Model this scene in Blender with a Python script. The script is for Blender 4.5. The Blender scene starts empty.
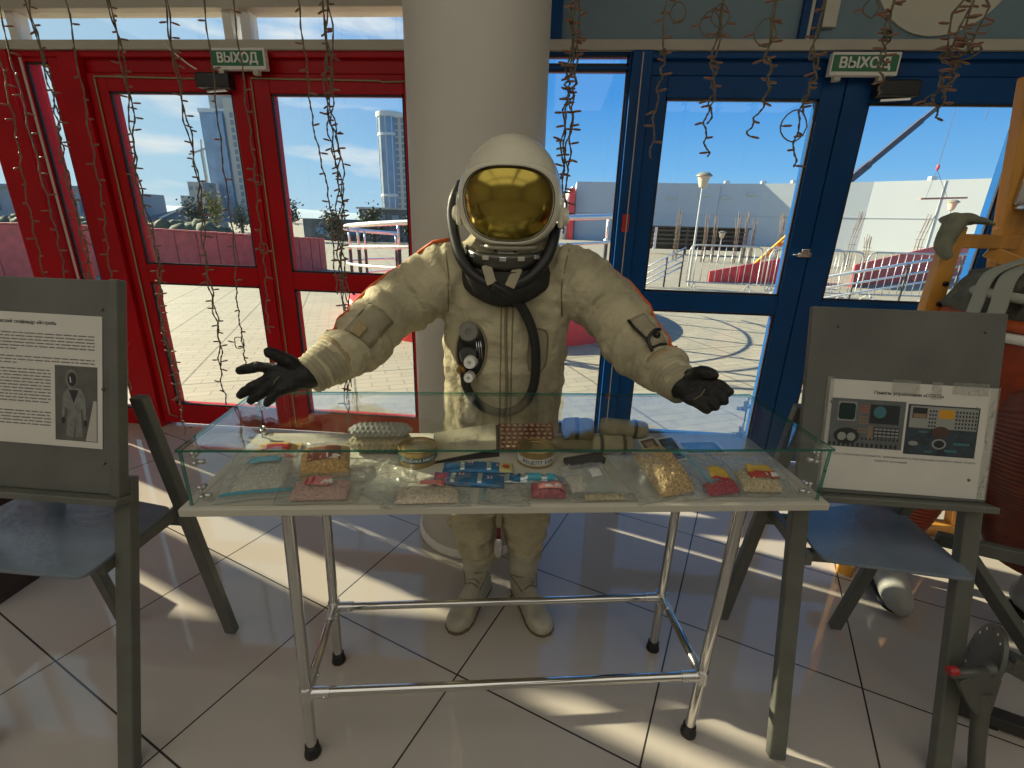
import bpy, bmesh, math, random
from mathutils import Vector, Matrix, noise
from mathutils.bvhtree import BVHTree
R = math.radians
PI = math.pi
SC = bpy.context.scene
COL = SC.collection
random.seed(7)

# ------------------------------------------------------------------ materials
def mat(name, col, rough=.6, metal=0., vary=0., vscale=8., bump=0., bscale=60., spec=.5, coat=0., stretch=None, vcol=None):
    m = bpy.data.materials.new(name); m.use_nodes = True
    nt = m.node_tree; b = nt.nodes['Principled BSDF']
    b.inputs['Base Color'].default_value = (*col, 1); b.inputs['Roughness'].default_value = rough
    b.inputs['Metallic'].default_value = metal; b.inputs['Specular IOR Level'].default_value = spec
    b.inputs['Coat Weight'].default_value = coat
    if vary or bump:
        tc = nt.nodes.new('ShaderNodeTexCoord'); mp = nt.nodes.new('ShaderNodeMapping')
        nt.links.new(tc.outputs['Object'], mp.inputs[0])
        if stretch: mp.inputs['Scale'].default_value = stretch
    if vary:
        n = nt.nodes.new('ShaderNodeTexNoise'); n.inputs['Scale'].default_value = vscale; n.inputs['Detail'].default_value = 6
        nt.links.new(mp.outputs[0], n.inputs['Vector'])
        r = nt.nodes.new('ShaderNodeValToRGB'); r.color_ramp.elements[0].position = .3; r.color_ramp.elements[1].position = .7
        c2 = vcol if vcol else tuple(c * (1 - vary) for c in col)
        r.color_ramp.elements[0].color = (*c2, 1); r.color_ramp.elements[1].color = (*(min(1, c * (1 + vary * .35)) for c in col), 1)
        nt.links.new(n.outputs['Fac'], r.inputs[0]); nt.links.new(r.outputs[0], b.inputs['Base Color'])
    if bump:
        n2 = nt.nodes.new('ShaderNodeTexNoise'); n2.inputs['Scale'].default_value = bscale; n2.inputs['Detail'].default_value = 5
        nt.links.new(mp.outputs[0], n2.inputs['Vector'])
        bp = nt.nodes.new('ShaderNodeBump'); bp.inputs['Strength'].default_value = bump; bp.inputs['Distance'].default_value = .01
        nt.links.new(n2.outputs['Fac'], bp.inputs['Height']); nt.links.new(bp.outputs[0], b.inputs['Normal'])
    return m

def glass(name, tint=(.97, .99, .98), ior=1.45, rough=0., white=0., bump=0., bscale=30., tintdiff=None):
    m = bpy.data.materials.new(name); m.use_nodes = True
    nt = m.node_tree; nt.nodes.remove(nt.nodes['Principled BSDF']); out = nt.nodes['Material Output']
    t = nt.nodes.new('ShaderNodeBsdfTransparent'); t.inputs[0].default_value = (*tint, 1)
    g = nt.nodes.new('ShaderNodeBsdfGlossy'); g.inputs['Roughness'].default_value = rough
    fr = nt.nodes.new('ShaderNodeFresnel'); fr.inputs['IOR'].default_value = ior
    geo = nt.nodes.new('ShaderNodeNewGeometry')
    # inner faces of a pane reflect like the outer ones
    mx = nt.nodes.new('ShaderNodeMixShader'); last = t
    if tintdiff: white = .45
    if white:
        d = nt.nodes.new('ShaderNodeBsdfDiffuse'); d.inputs[0].default_value = (*(tintdiff or (.85, .87, .84)), 1)
        tr = nt.nodes.new('ShaderNodeBsdfTranslucent'); tr.inputs[0].default_value = (*(tintdiff or (.85, .87, .84)), 1)
        ad = nt.nodes.new('ShaderNodeMixShader'); ad.inputs[0].default_value = .4
        nt.links.new(d.outputs[0], ad.inputs[1]); nt.links.new(tr.outputs[0], ad.inputs[2])
        m2 = nt.nodes.new('ShaderNodeMixShader'); m2.inputs[0].default_value = white
        nt.links.new(t.outputs[0], m2.inputs[1]); nt.links.new(ad.outputs[0], m2.inputs[2]); last = m2
    if bump:
        tc = nt.nodes.new('ShaderNodeTexCoord')
        n2 = nt.nodes.new('ShaderNodeTexNoise'); n2.inputs['Scale'].default_value = bscale; n2.inputs['Detail'].default_value = 3
        nt.links.new(tc.outputs['Object'], n2.inputs['Vector'])
        bp = nt.nodes.new('ShaderNodeBump'); bp.inputs['Strength'].default_value = bump; bp.inputs['Distance'].default_value = .02
        nt.links.new(n2.outputs['Fac'], bp.inputs['Height'])
        nt.links.new(bp.outputs[0], g.inputs['Normal']); nt.links.new(bp.outputs[0], fr.inputs['Normal'])
    # a Fresnel node inverts its IOR on back faces; give it the reciprocal there so both sides agree
    md = nt.nodes.new('ShaderNodeMath'); md.operation = 'MULTIPLY_ADD'
    md.inputs[1].default_value = 1 / ior - ior; md.inputs[2].default_value = ior
    nt.links.new(geo.outputs['Backfacing'], md.inputs[0]); nt.links.new(md.outputs[0], fr.inputs['IOR'])
    nt.links.new(fr.outputs[0], mx.inputs[0]); nt.links.new(last.outputs[0], mx.inputs[1]); nt.links.new(g.outputs[0], mx.inputs[2])
    nt.links.new(mx.outputs[0], out.inputs[0])
    return m

def grid_mat(name, c1, c2, mortar, bw, rh, ms, rotz=0., loc=(0, 0, 0), offset=0., rough=.6, vary=.1, vscale=1.5, spec=.5, coat=0., bump=0.):
    m = bpy.data.materials.new(name); m.use_nodes = True
    nt = m.node_tree; b = nt.nodes['Principled BSDF']; b.inputs['Roughness'].default_value = rough
    b.inputs['Specular IOR Level'].default_value = spec; b.inputs['Coat Weight'].default_value = coat
    tc = nt.nodes.new('ShaderNodeTexCoord'); mp = nt.nodes.new('ShaderNodeMapping'); mp.vector_type = 'TEXTURE'
    mp.inputs['Rotation'].default_value = (0, 0, rotz); mp.inputs['Location'].default_value = loc
    nt.links.new(tc.outputs['Object'], mp.inputs[0])
    br = nt.nodes.new('ShaderNodeTexBrick'); br.offset = offset; br.squash = 1
    br.inputs['Scale'].default_value = 1; br.inputs['Brick Width'].default_value = bw; br.inputs['Row Height'].default_value = rh
    br.inputs['Mortar Size'].default_value = ms; br.inputs['Mortar Smooth'].default_value = 0; br.inputs['Bias'].default_value = 0
    br.inputs['Color1'].default_value = (*c1, 1); br.inputs['Color2'].default_value = (*c2, 1); br.inputs['Mortar'].default_value = (*mortar, 1)
    nt.links.new(mp.outputs[0], br.inputs['Vector'])
    n = nt.nodes.new('ShaderNodeTexNoise'); n.inputs['Scale'].default_value = vscale; n.inputs['Detail'].default_value = 8
    nt.links.new(tc.outputs['Object'], n.inputs['Vector'])
    r = nt.nodes.new('ShaderNodeMapRange'); r.inputs['From Min'].default_value = .3; r.inputs['From Max'].default_value = .7
    r.inputs['To Min'].default_value = 1 - vary; r.inputs['To Max'].default_value = 1 + vary * .4
    nt.links.new(n.outputs['Fac'], r.inputs['Value'])
    mu = nt.nodes.new('ShaderNodeVectorMath'); mu.operation = 'MULTIPLY'
    nt.links.new(br.outputs['Color'], mu.inputs[0]); nt.links.new(r.outputs[0], mu.inputs[1]); nt.links.new(mu.outputs[0], b.inputs['Base Color'])
    if bump:
        bp = nt.nodes.new('ShaderNodeBump'); bp.inputs['Strength'].default_value = bump; bp.inputs['Distance'].default_value = .02
        nt.links.new(n.outputs['Fac'], bp.inputs['Height']); nt.links.new(bp.outputs[0], b.inputs['Normal'])
    return m

def emissive_world():
    w = bpy.data.worlds.new('sky'); SC.world = w; w.use_nodes = True
    nt = w.node_tree; bg = nt.nodes['Background']
    tc = nt.nodes.new('ShaderNodeTexCoord'); sp = nt.nodes.new('ShaderNodeSeparateXYZ')
    nt.links.new(tc.outputs['Generated'], sp.inputs[0])
    ra = nt.nodes.new('ShaderNodeValToRGB'); cr = ra.color_ramp
    cr.elements[0].position = 0; cr.elements[0].color = (.42, .68, .90, 1)
    cr.elements[1].position = .6; cr.elements[1].color = (.035, .22, .60, 1)
    e = cr.elements.new(.10); e.color = (.20, .52, .92, 1)
    e = cr.elements.new(.22); e.color = (.075, .345, .84, 1)
    nt.links.new(sp.outputs['Z'], ra.inputs[0])
    # paler and hazier towards the sun's side
    mr = nt.nodes.new('ShaderNodeMapRange'); mr.inputs['From Min'].default_value = -.05; mr.inputs['From Max'].default_value = -.75
    mr.inputs['To Min'].default_value = 0; mr.inputs['To Max'].default_value = .80
    nt.links.new(sp.outputs['X'], mr.inputs['Value'])
    m1 = nt.nodes.new('ShaderNodeMix'); m1.data_type = 'RGBA'
    nt.links.new(mr.outputs[0], m1.inputs['Factor']); nt.links.new(ra.outputs[0], m1.inputs['A']); m1.inputs['B'].default_value = (.60, .80, .86, 1)
    # thin streaky clouds
    mp = nt.nodes.new('ShaderNodeMapping'); mp.inputs['Scale'].default_value = (2.2, 2.2, 11); mp.inputs['Rotation'].default_value = (0, R(8), 0)
    nt.links.new(tc.outputs['Generated'], mp.inputs[0])
    n = nt.nodes.new('ShaderNodeTexNoise'); n.inputs['Scale'].default_value = 1.7; n.inputs['Detail'].default_value = 7; n.inputs['Roughness'].default_value = .55
    nt.links.new(mp.outputs[0], n.inputs['Vector'])
    c = nt.nodes.new('ShaderNodeMapRange'); c.inputs['From Min'].default_value = .52; c.inputs['From Max'].default_value = .72
    nt.links.new(n.outputs['Fac'], c.inputs['Value'])
    side = nt.nodes.new('ShaderNodeMapRange'); side.inputs['From Min'].default_value = -.05; side.inputs['From Max'].default_value = -.35
    nt.links.new(sp.outputs['X'], side.inputs['Value'])
    mu = nt.nodes.new('ShaderNodeMath'); mu.operation = 'MULTIPLY'
    nt.links.new(c.outputs[0], mu.inputs[0]); nt.links.new(side.outputs[0], mu.inputs[1])
    m2 = nt.nodes.new('ShaderNodeMix'); m2.data_type = 'RGBA'
    nt.links.new(mu.outputs[0], m2.inputs['Factor']); nt.links.new(m1.outputs['Result'], m2.inputs['A']); m2.inputs['B'].default_value = (.90, .93, .93, 1)
    nt.links.new(m2.outputs['Result'], bg.inputs[0]); bg.inputs[1].default_value = 1.0

# ------------------------------------------------------------------ mesh builder
def catmull(pts, n):
    pts = [Vector(p) for p in pts]; out = []
    for i in range(len(pts) - 1):
        p0 = pts[max(0, i - 1)]; p1 = pts[i]; p2 = pts[i + 1]; p3 = pts[min(len(pts) - 1, i + 2)]
        for k in range(n):
            t = k / n
            out.append(.5 * ((2 * p1) + (p2 - p0) * t + (2 * p0 - 5 * p1 + 4 * p2 - p3) * t * t + (3 * p1 - p0 - 3 * p2 + p3) * t ** 3))
    out.append(pts[-1]); return out

class M:
    def __init__(s): s.v = []; s.f = []; s.mi = []; s.cur = 0
    def _add(s, vs, fs):
        b = len(s.v); s.v += [Vector(v) for v in vs]
        for f in fs: s.f.append([i + b for i in f]); s.mi.append(s.cur)
    def slot(s, k): s.cur = k; return s
    def box(s, c, d, rot=None):
        rot = rot or Matrix.Identity(3); c = Vector(c)
        vs = [c + rot @ Vector((x * d[0] / 2, y * d[1] / 2, z * d[2] / 2)) for x in (-1, 1) for y in (-1, 1) for z in (-1, 1)]
        s._add(vs, [(0, 1, 3, 2), (4, 6, 7, 5), (0, 4, 5, 1), (2, 3, 7, 6), (0, 2, 6, 4), (1, 5, 7, 3)]); return s
    def span(s, x0, x1, y0, y1, z0, z1):
        return s.box(((x0 + x1) / 2, (y0 + y1) / 2, (z0 + z1) / 2), (abs(x1 - x0), abs(y1 - y0), abs(z1 - z0)))
    def bar(s, a, b, w, t, up=(0, 0, 1)):
        a = Vector(a); b = Vector(b); d = (b - a); L = d.length; d.normalize(); up = Vector(up)
        x = d.cross(up)
        if x.length < 1e-4: x = d.cross(Vector((1, 0, 0)))
        x.normalize(); y = x.cross(d)
        rot = Matrix((x, d, y)).transposed()
        return s.box((a + b) / 2, (w, L, t), rot)
    def tube(s, pts, r, seg=10, smooth=0, cap=True, sq=1., up=None, closed=False):
        P = [Vector(p) for p in pts]
        rs = list(r) if isinstance(r, (list, tuple)) else [r] * len(P)
        if smooth:
            R3 = catmull([(q, 0, 0) for q in rs], smooth); P = catmull(P, smooth); rs = [q.x for q in R3]
        n = len(P); rings = []; nrm = None
        for i in range(n):
            if closed: t = P[(i + 1) % n] - P[i - 1]
            else: t = P[min(i + 1, n - 1)] - P[max(i - 1, 0)]
            if t.length < 1e-9: t = Vector((0, 0, 1))
            t.normalize()
            if nrm is None:
                nrm = Vector(up) if up else (Vector((0, 0, 1)) if abs(t.z) < .9 else Vector((1, 0, 0)))
            nrm = nrm - t * nrm.dot(t)
            if nrm.length < 1e-6: nrm = t.orthogonal()
            nrm.normalize(); bn = t.cross(nrm)
            rings.append([P[i] + (nrm * math.cos(2 * PI * k / seg) * sq + bn * math.sin(2 * PI * k / seg)) * rs[i] for k in range(seg)])
        return s.rings(rings, cap and not closed, closed)
    def rings(s, rings, cap=True, closed=False):
        seg = len(rings[0]); vs = [v for r in rings for v in r]; fs = []
        n = len(rings)
        for i in range(n if closed else n - 1):
            j = (i + 1) % n
            for k in range(seg): fs.append((i * seg + k, i * seg + (k + 1) % seg, j * seg + (k + 1) % seg, j * seg + k))
        if cap: fs.append(tuple(range(seg))[::-1]); fs.append(tuple((n - 1) * seg + k for k in range(seg)))
        s._add(vs, fs); return s
    def loft(s, secs, seg=28):   # (x, y, z, rx, ry) level rings
        return s.rings([[Vector((x + rx * math.cos(2 * PI * k / seg), y + ry * math.sin(2 * PI * k / seg), z)) for k in range(seg)] for x, y, z, rx, ry in secs])
    def lathe(s, prof, c=(0, 0, 0), axis=(0, 0, 1), seg=28, cap=True):
        a = Vector(axis).normalized(); u = a.orthogonal().normalized(); w = a.cross(u); c = Vector(c)
        return s.rings([[c + a * h + (u * math.cos(2 * PI * k / seg) + w * math.sin(2 * PI * k / seg)) * max(r, 1e-4) for k in range(seg)] for r, h in prof], cap)
    def ball(s, c, r, nu=20, nv=12, rot=None):
        c = Vector(c); r = r if isinstance(r, (tuple, list)) else (r, r, r); rot = rot or Matrix.Identity(3)
        rg = []
        for j in range(nv + 1):
            a = -PI / 2 + PI * j / nv; ca = max(math.cos(a), .002)
            rg.append([c + rot @ Vector((r[0] * ca * math.cos(2 * PI * k / nu), r[1] * ca * math.sin(2 * PI * k / nu), r[2] * math.sin(a))) for k in range(nu)])
        return s.rings(rg)
    def prism(s, poly, z0, z1):
        n = len(poly); vs = [(x, y, z0) for x, y in poly] + [(x, y, z1) for x, y in poly]
        s._add(vs, [tuple(range(n))[::-1], tuple(range(n, 2 * n))] + [(i, (i + 1) % n, n + (i + 1) % n, n + i) for i in range(n)]); return s
    def extrude(s, poly, off):      # 3-D polygon extruded by a vector
        n = len(poly); o = Vector(off); vs = [Vector(p) for p in poly] + [Vector(p) + o for p in poly]
        s._add(vs, [tuple(range(n))[::-1], tuple(range(n, 2 * n))] + [(i, (i + 1) % n, n + (i + 1) % n, n + i) for i in range(n)]); return s
    def grid(s, fn, nu, nv):
        vs = [fn(i / nu, j / nv) for j in range(nv + 1) for i in range(nu + 1)]
        s._add(vs, [(j * (nu + 1) + i, j * (nu + 1) + i + 1, (j + 1) * (nu + 1) + i + 1, (j + 1) * (nu + 1) + i) for j in range(nv) for i in range(nu)]); return s
    def mesh(s, name):
        me = bpy.data.meshes.new(name); me.from_pydata([tuple(v) for v in s.v], [], s.f)
        for p, k in zip(me.polygons, s.mi): p.material_index = k
        bm = bmesh.new(); bm.from_mesh(me); bmesh.ops.recalc_face_normals(bm, faces=bm.faces); bm.to_mesh(me); bm.free()
        return me
    def build(s, name, m, parent=None, smooth=False, bevel=0., local=False, seg=2):
        me = s.mesh(name); return put(me, name, m, parent, smooth, bevel, local, seg)

def xf(parent):
    """world matrix of a thing (roots are only moved and turned about z)"""
    mw = Matrix.Identity(4); p = parent
    while p is not None: mw = p.matrix_basis @ mw; p = p.parent
    return mw

def put(me, name, m, parent=None, smooth=False, bevel=0., local=False, seg=2):
    ms = m if isinstance(m, (list, tuple)) else [m]
    for q in ms: me.materials.append(q)
    if smooth:
        for p in me.polygons: p.use_smooth = True
        if smooth == 'auto':
            me.set_sharp_from_angle(angle=R(38))
    o = bpy.data.objects.new(name, me); COL.objects.link(o)
    if parent is not None:
        o.parent = parent
        if not local: me.transform(xf(parent).inverted())
    if bevel:
        b = o.modifiers.new('bevel', 'BEVEL'); b.width = bevel; b.segments = seg; b.limit_method = 'ANGLE'; b.angle_limit = R(40)
    return o

def tag(o, label=None, cat=None, group=None, kind=None):
    if label: o['label'] = label
    if cat: o['category'] = cat
    if group: o['group'] = group
    if kind: o['kind'] = kind
    return o
def thing(name, label, cat, loc=(0, 0, 0), rz=0., group=None):
    o = bpy.data.objects.new(name, None); COL.objects.link(o); o.empty_display_size = .1
    o.location = loc; o.rotation_euler = (0, 0, rz); return tag(o, label, cat, group)
def struct(o, label=None): o['kind'] = 'structure'; tag(o, label, None); return o

def fuse(m, voxel, smooth=2, disp=None):
    me = m.mesh('tmp'); o = bpy.data.objects.new('tmp', me); COL.objects.link(o)
    md = o.modifiers.new('r', 'REMESH'); md.mode = 'VOXEL'; md.voxel_size = voxel
    dg = bpy.context.evaluated_depsgraph_get(); dg.update()
    out = bpy.data.meshes.new_from_object(o.evaluated_get(dg)); bpy.data.objects.remove(o); bpy.data.meshes.remove(me)
    bm = bmesh.new(); bm.from_mesh(out)
    for _ in range(smooth): bmesh.ops.smooth_vert(bm, verts=bm.verts, factor=.5, use_axis_x=True, use_axis_y=True, use_axis_z=True)
    if disp:
        bm.normal_update(); ds = [disp(v.co, v.normal) for v in bm.verts]; ns = [v.normal.copy() for v in bm.verts]
        for v, d, n in zip(bm.verts, ds, ns): v.co += n * d
        bmesh.ops.smooth_vert(bm, verts=bm.verts, factor=.3, use_axis_x=True, use_axis_y=True, use_axis_z=True)
    bm.to_mesh(out); bm.free(); return out

def lettering(body, size, m, parent, frame, name='lettering', depth=.0006, bold=0., align='CENTER', width=None):
    """flat raised letters; frame = 4x4 world matrix, x along the line, z out of the sheet"""
    cu = bpy.data.curves.new('t', 'FONT'); cu.body = body; cu.size = size; cu.align_x = align; cu.align_y = 'CENTER'
    cu.extrude = depth; cu.resolution_u = 3
    o = bpy.data.objects.new('t', cu); COL.objects.link(o)
    dg = bpy.context.evaluated_depsgraph_get(); dg.update()
    me = bpy.data.meshes.new_from_object(o.evaluated_get(dg)); bpy.data.objects.remove(o); me.materials.clear()
    if width:
        xs = [v.co.x for v in me.vertices]; w = max(xs) - min(xs)
        me.transform(Matrix.Diagonal((width / w, 1, 1, 1)))
    if bold:                                    # heavier strokes: the same letters laid over each other, a hair apart
        bm = bmesh.new()
        for k, (dx, dy) in enumerate(((-1, -.6), (1, -.6), (-1, .6), (1, .6), (0, 0))):
            n0 = len(bm.verts); bm.from_mesh(me); bm.verts.ensure_lookup_table()
            for v in bm.verts[n0:]: v.co += Vector((dx * bold, dy * bold, k * .00004))
        bm.to_mesh(me); bm.free()
    me.transform(frame); return put(me, name, m, parent)
def frame4(o, x, y):
    x = Vector(x).normalized(); y = Vector(y); y = (y - x * y.dot(x)).normalized(); z = x.cross(y)
    m = Matrix((x, y, z)).transposed().to_4x4(); m.translation = Vector(o); return m

# ------------------------------------------------------------------ palette
RED = mat('red_paint', (.44, .003, .008), .38, vary=.2, vscale=3, spec=.22)
BLUE = mat('blue_paint', (.001, .062, .22), .42, vary=.2, vscale=3, spec=.22)
GASK = mat('black_gasket', (.012, .010, .016), .5)
BEIGE = mat('beige_trim', (.50, .47, .39), .55, vary=.1, vscale=4)
PLASTER = mat('column_plaster', (.55, .53, .475), .5, vary=.05, vscale=3)
WALLM = mat('white_wall', (.66, .64, .58), .8, vary=.05)
PANELB = mat('grey_blue_panel', (.19, .29, .35), .6, vary=.1, vscale=5)
PALE = mat('pale_disc', (.62, .60, .50), .6)
PANE = glass('window_pane', (.96, .98, .98))
GREY = mat('grey_stand_paint', (.118, .123, .102), .42, vary=.18, vscale=14, bump=.08, bscale=90)
GREYB = mat('grey_board_paint', (.112, .117, .102), .5, vary=.2, vscale=7, bump=.08, bscale=60)
SEATM = mat('blue_grey_shelf', (.16, .20, .24), .22, vary=.15, vscale=10, bump=.15, bscale=45)
PAPER = mat('paper', (.60, .585, .53), .55, vary=.05, vscale=12)
INK = mat('printed_ink', (.03, .03, .03), .7)
INKG = mat('grey_ink', (.17, .165, .15), .7)
CHROME = mat('chrome', (.58, .58, .56), .06, 1.)
RUBBER = mat('black_rubber', (.012, .012, .012), .55)
BOARDM = mat('beige_board', (.52, .50, .42), .5, vary=.08, vscale=10)
CASE = glass('case_glass', (.990, .997, .993), 1.45)
CASETOP = glass('case_top_glass', (.985, .995, .990), 1.85)
EDGE = glass('green_glass_edge', (.22, .52, .44), 1.5, .05, tintdiff=(.03, .24, .17))
WOOD = mat('varnished_wood', (.74, .34, .055), .38, vary=.45, vscale=9, stretch=(1, 1, .12), coat=.3)
BLACK = mat('black_plastic', (.012, .012, .013), .4)
WHITE = mat('white_plastic', (.75, .74, .68), .4)
GREEN = mat('exit_green', (.004, .145, .052), .4)
WIRE = mat('lights_wire', (.15, .125, .075), .5)
BULB = mat('light_bulb_plastic', (.23, .115, .07), .35)
STEEL = mat('brushed_steel', (.62, .62, .62), .25, .9)

# ------------------------------------------------------------------ room shell
TILE = grid_mat('floor_tile', (.46, .418, .37), (.445, .405, .36), (.04, .036, .03), .615, .6003, .0028, rotz=R(-21.84), rough=.045, vary=.05, spec=.55,
                loc=(.0976, .3843, 0))
FY0, FY1, GY = 2.895, 2.975, 2.919        # depth of the glazed front's frames, and of its panes
struct(M().span(-7, 5.6, -7, 3.0, -.1, 0).build('floor', TILE))
struct(M().span(-7, 5.6, -7, 3.0, 3.8, 3.9).build('ceiling', WALLM))
struct(M().span(-7.12, -7, -7, 3.0, 0, 3.8).build('wall_left', WALLM))
struct(M().span(5.6, 5.72, -7, 3.0, 0, 3.8).build('wall_right', WALLM))
struct(M().span(-7, 5.6, -7.12, -7, 0, 3.8).build('wall_back', WALLM))

def pane(x0, x1, z0, z1, parent, name='glass_pane'):
    o = M().span(x0 - .01, x1 + .01, GY - .004, GY + .004, z0 - .01, z1 + .01).build(name, PANE, parent); return o
def gasket(x0, x1, z0, z1, parent):
    m = M(); w = .011
    for a, b, c, d in ((x0, x0 + w, z0, z1), (x1 - w, x1, z0, z1), (x0, x1, z0, z0 + w), (x0, x1, z1 - w, z1)):
        m.span(a, b, FY0 + .006, FY0 + .019, c, d)
    return m.build('gasket', GASK, parent)
def leaf(name, label, x0, x1, z0, z1, panes, paint, y0=FY0, bead=True):
    """one framed leaf: outer rectangle, openings stacked one over the other"""
    m = M(); a = min(p[0] for p in panes); b = max(p[1] for p in panes)
    m.span(x0, a, y0, FY1, z0, z1).span(b, x1, y0, FY1, z0, z1)
    zs = sorted([(p[2], p[3]) for p in panes]); z = z0
    for c, d in zs: m.span(a, b, y0, FY1, z, c); z = d
    m.span(a, b, y0, FY1, z, z1)
    o = struct(m.build(name, paint, None, bevel=.004), label)
    for p in panes:
        pane(*p, o); gasket(*p, o) if bead else None
    return o

# red half of the glazed front
leaf('door_1', 'red framed glass door, left leaf of the red pair', -2.735, -1.772, .03, 2.205,
     [(-2.615, -1.866, 1.143, 2.114), (-2.615, -1.866, .172, 1.026)], RED)
leaf('door_2', 'red framed glass door beside the white column', -1.766, -.76, .03, 2.205,
     [(-1.640, -.872, 1.126, 2.108), (-1.640, -.872, .168, 1.018)], RED)
leaf('window_1', 'narrow red framed side window left of the red doors', -3.125, -2.86, 0, 2.30, [(-3.100, -2.952, .12, 2.258)], RED)
leaf('window_2', 'red framed window behind the corner post', -4.10, -3.36, 0, 2.30, [(-3.78, -3.385, .12, 2.258)], RED)
leaf('window_3', 'wide red framed window at the far left', -5.16, -4.14, 0, 2.30, [(-5.02, -4.24, .12, 2.12)], RED)
leaf('window_4', 'last red framed window at the left end', -7.0, -5.2, 0, 2.30, [(-5.85, -5.45, .12, 2.258)], RED)
m = M()
m.span(-7, -.70, FY0 - .01, FY1, 2.28, 2.312)                       # head of the red frames
m.span(-2.86, -2.738, FY0 - .03, FY1 + .02, 0, 2.30)                # post left of the doors
m.span(-2.738, -.76, FY0 + .02, FY1, 2.21, 2.30)
m.span(-.76, -.66, FY0 - .02, FY1, 0, 2.30)
struct(m.build('trim_1', RED, None, bevel=.004), 'red head and posts of the left door frame')
m = M().span(-3.36, -3.125, FY0 - .07, FY1 + .05, 0, 2.30)
struct(m.build('trim_2', RED, None, bevel=.01), 'broad red corner post')
m = M().span(-3.123, -3.108, FY0 - .004, FY0 + .01, 0, 2.30)
struct(m.build('trim_3', WHITE, None), 'pale edge strip on the corner post')
# blue half
leaf('window_5', 'blue framed side window right of the white column', -.66, .350, 0, 2.312, [(-.57, .336, .19, 2.232), (-.57, .336, 2.250, 2.298)], BLUE)
leaf('door_3', 'blue framed glass door, left leaf of the blue pair', .455, 1.437, .03, 2.205,
     [(.545, 1.325, 1.092, 2.104), (.545, 1.325, .172, .984)], BLUE)
leaf('door_4', 'blue framed glass door, right leaf of the blue pair', 1.443, 2.47, .03, 2.205,
     [(1.568, 2.335, 1.080, 2.090), (1.568, 2.335, .172, .972)], BLUE)
m = M()
m.span(.350, .452, FY0 - .03, FY1 + .02, 0, 2.312)
m.span(.452, 2.60, FY0 + .02, FY1, 2.21, 2.30).span(.452, 5.6, FY0 - .01, FY1, 2.28, 2.312)
m.span(2.475, 2.62, FY0 - .02, FY1, 0, 2.30)
struct(m.build('trim_4', BLUE, None, bevel=.004), 'blue head and posts of the right door frame')
struct(M().span(.398, .404, FY0 - .036, FY0 - .028, 0, 2.30).build('trim_5', BEIGE, None), 'thin pale seam on the blue post')
struct(M().span(2.62, 5.6, FY0, FY1, 0, 2.30).build('wall_front', BLUE), 'blue panelling right of the doors')
# header shelf, transom, beam
struct(M().span(-7, 5.6, 2.865, 2.99, 2.311, 2.358).build('trim_6', BEIGE, None, bevel=.004), 'beige header along the whole glazed front')
m = M()
for x in (-4.05, -3.14, -1.86, -1.76, -.72): m.span(x, x + .05, FY0, FY1, 2.358, 2.64)
t = struct(m.build('window_6', WHITE, None), 'transom window above the red doors')
for a, b in ((-4.0, -3.14), (-3.09, -1.86), (-1.81, -1.76), (-1.71, -.72)): pane(a, b, 2.368, 2.64, t)
struct(M().span(-4.05, -.55, 2.86, 3.0, 2.500, 2.64).build('trim_7', BEIGE, None, bevel=.006), 'beige beam over the transom')
m = M().span(-4.05, -.55, 2.90, 3.0, 2.64, 3.8).span(-7, -5.78, 2.90, 3.0, 2.358, 3.8).span(-5.78, -5.09, 2.90, 3.0, 2.358, 2.78).span(-5.78, -4.05, 2.90, 3.0, 3.62, 3.8).span(-5.09, -5.05, 2.90, 3.0, 2.358, 3.62)
struct(m.build('trim_11', BEIGE, None), 'beige wall above the beam')
t = struct(M().span(-4.56, -4.52, FY0, FY1, 2.358, 3.62).build('window_7', WHITE, None), 'high window at the left end'); pane(-5.04, -4.57, 2.37, 3.57, t); pane(-4.51, -4.06, 2.37, 3.61, t); pane(-5.77, -5.10, 2.79, 3.61, t)
m = M().span(-.6, 5.6, 2.93, 2.99, 2.36, 3.8)
struct(m.build('wall_upper', PANELB), 'grey blue panel above the blue doors')
m = M()
for a, b in ((-.12, -.02), (1.165, 1.20), (1.222, 1.262)): m.span(a, b, 2.905, 2.93, 2.36, 3.8)
struct(m.build('trim_8', BLUE), 'dark blue bars on the upper panel')
struct(M().span(1.203, 1.219, 2.912, 2.93, 2.36, 3.8).span(1.265, 1.33, 2.90, 2.93, 2.42, 3.3).build('trim_9', PALE), 'pale bars on the upper panel')
struct(M().lathe([(0.001, 0), (.335, 0), (.335, .012), (.001, .012)], (1.80, 2.93, 2.72), (0, -1, 0), 48).build('trim_10', PALE), 'pale round disc on the upper panel')
# column
m = M().lathe([(.266, 0), (.266, 3.8)], (-.322, 2.02, 0), seg=64)
co = struct(m.build('column', PLASTER, None, smooth='auto'), 'round white plastered column behind the spacesuit')
M().lathe([(.268, .0), (.284, .0), (.283, .02), (.271, .035), (.268, .04)], (-.322, 2.02, 0), seg=64, cap=False).build('column_base_ring', WHITE, co, smooth=True)

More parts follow.
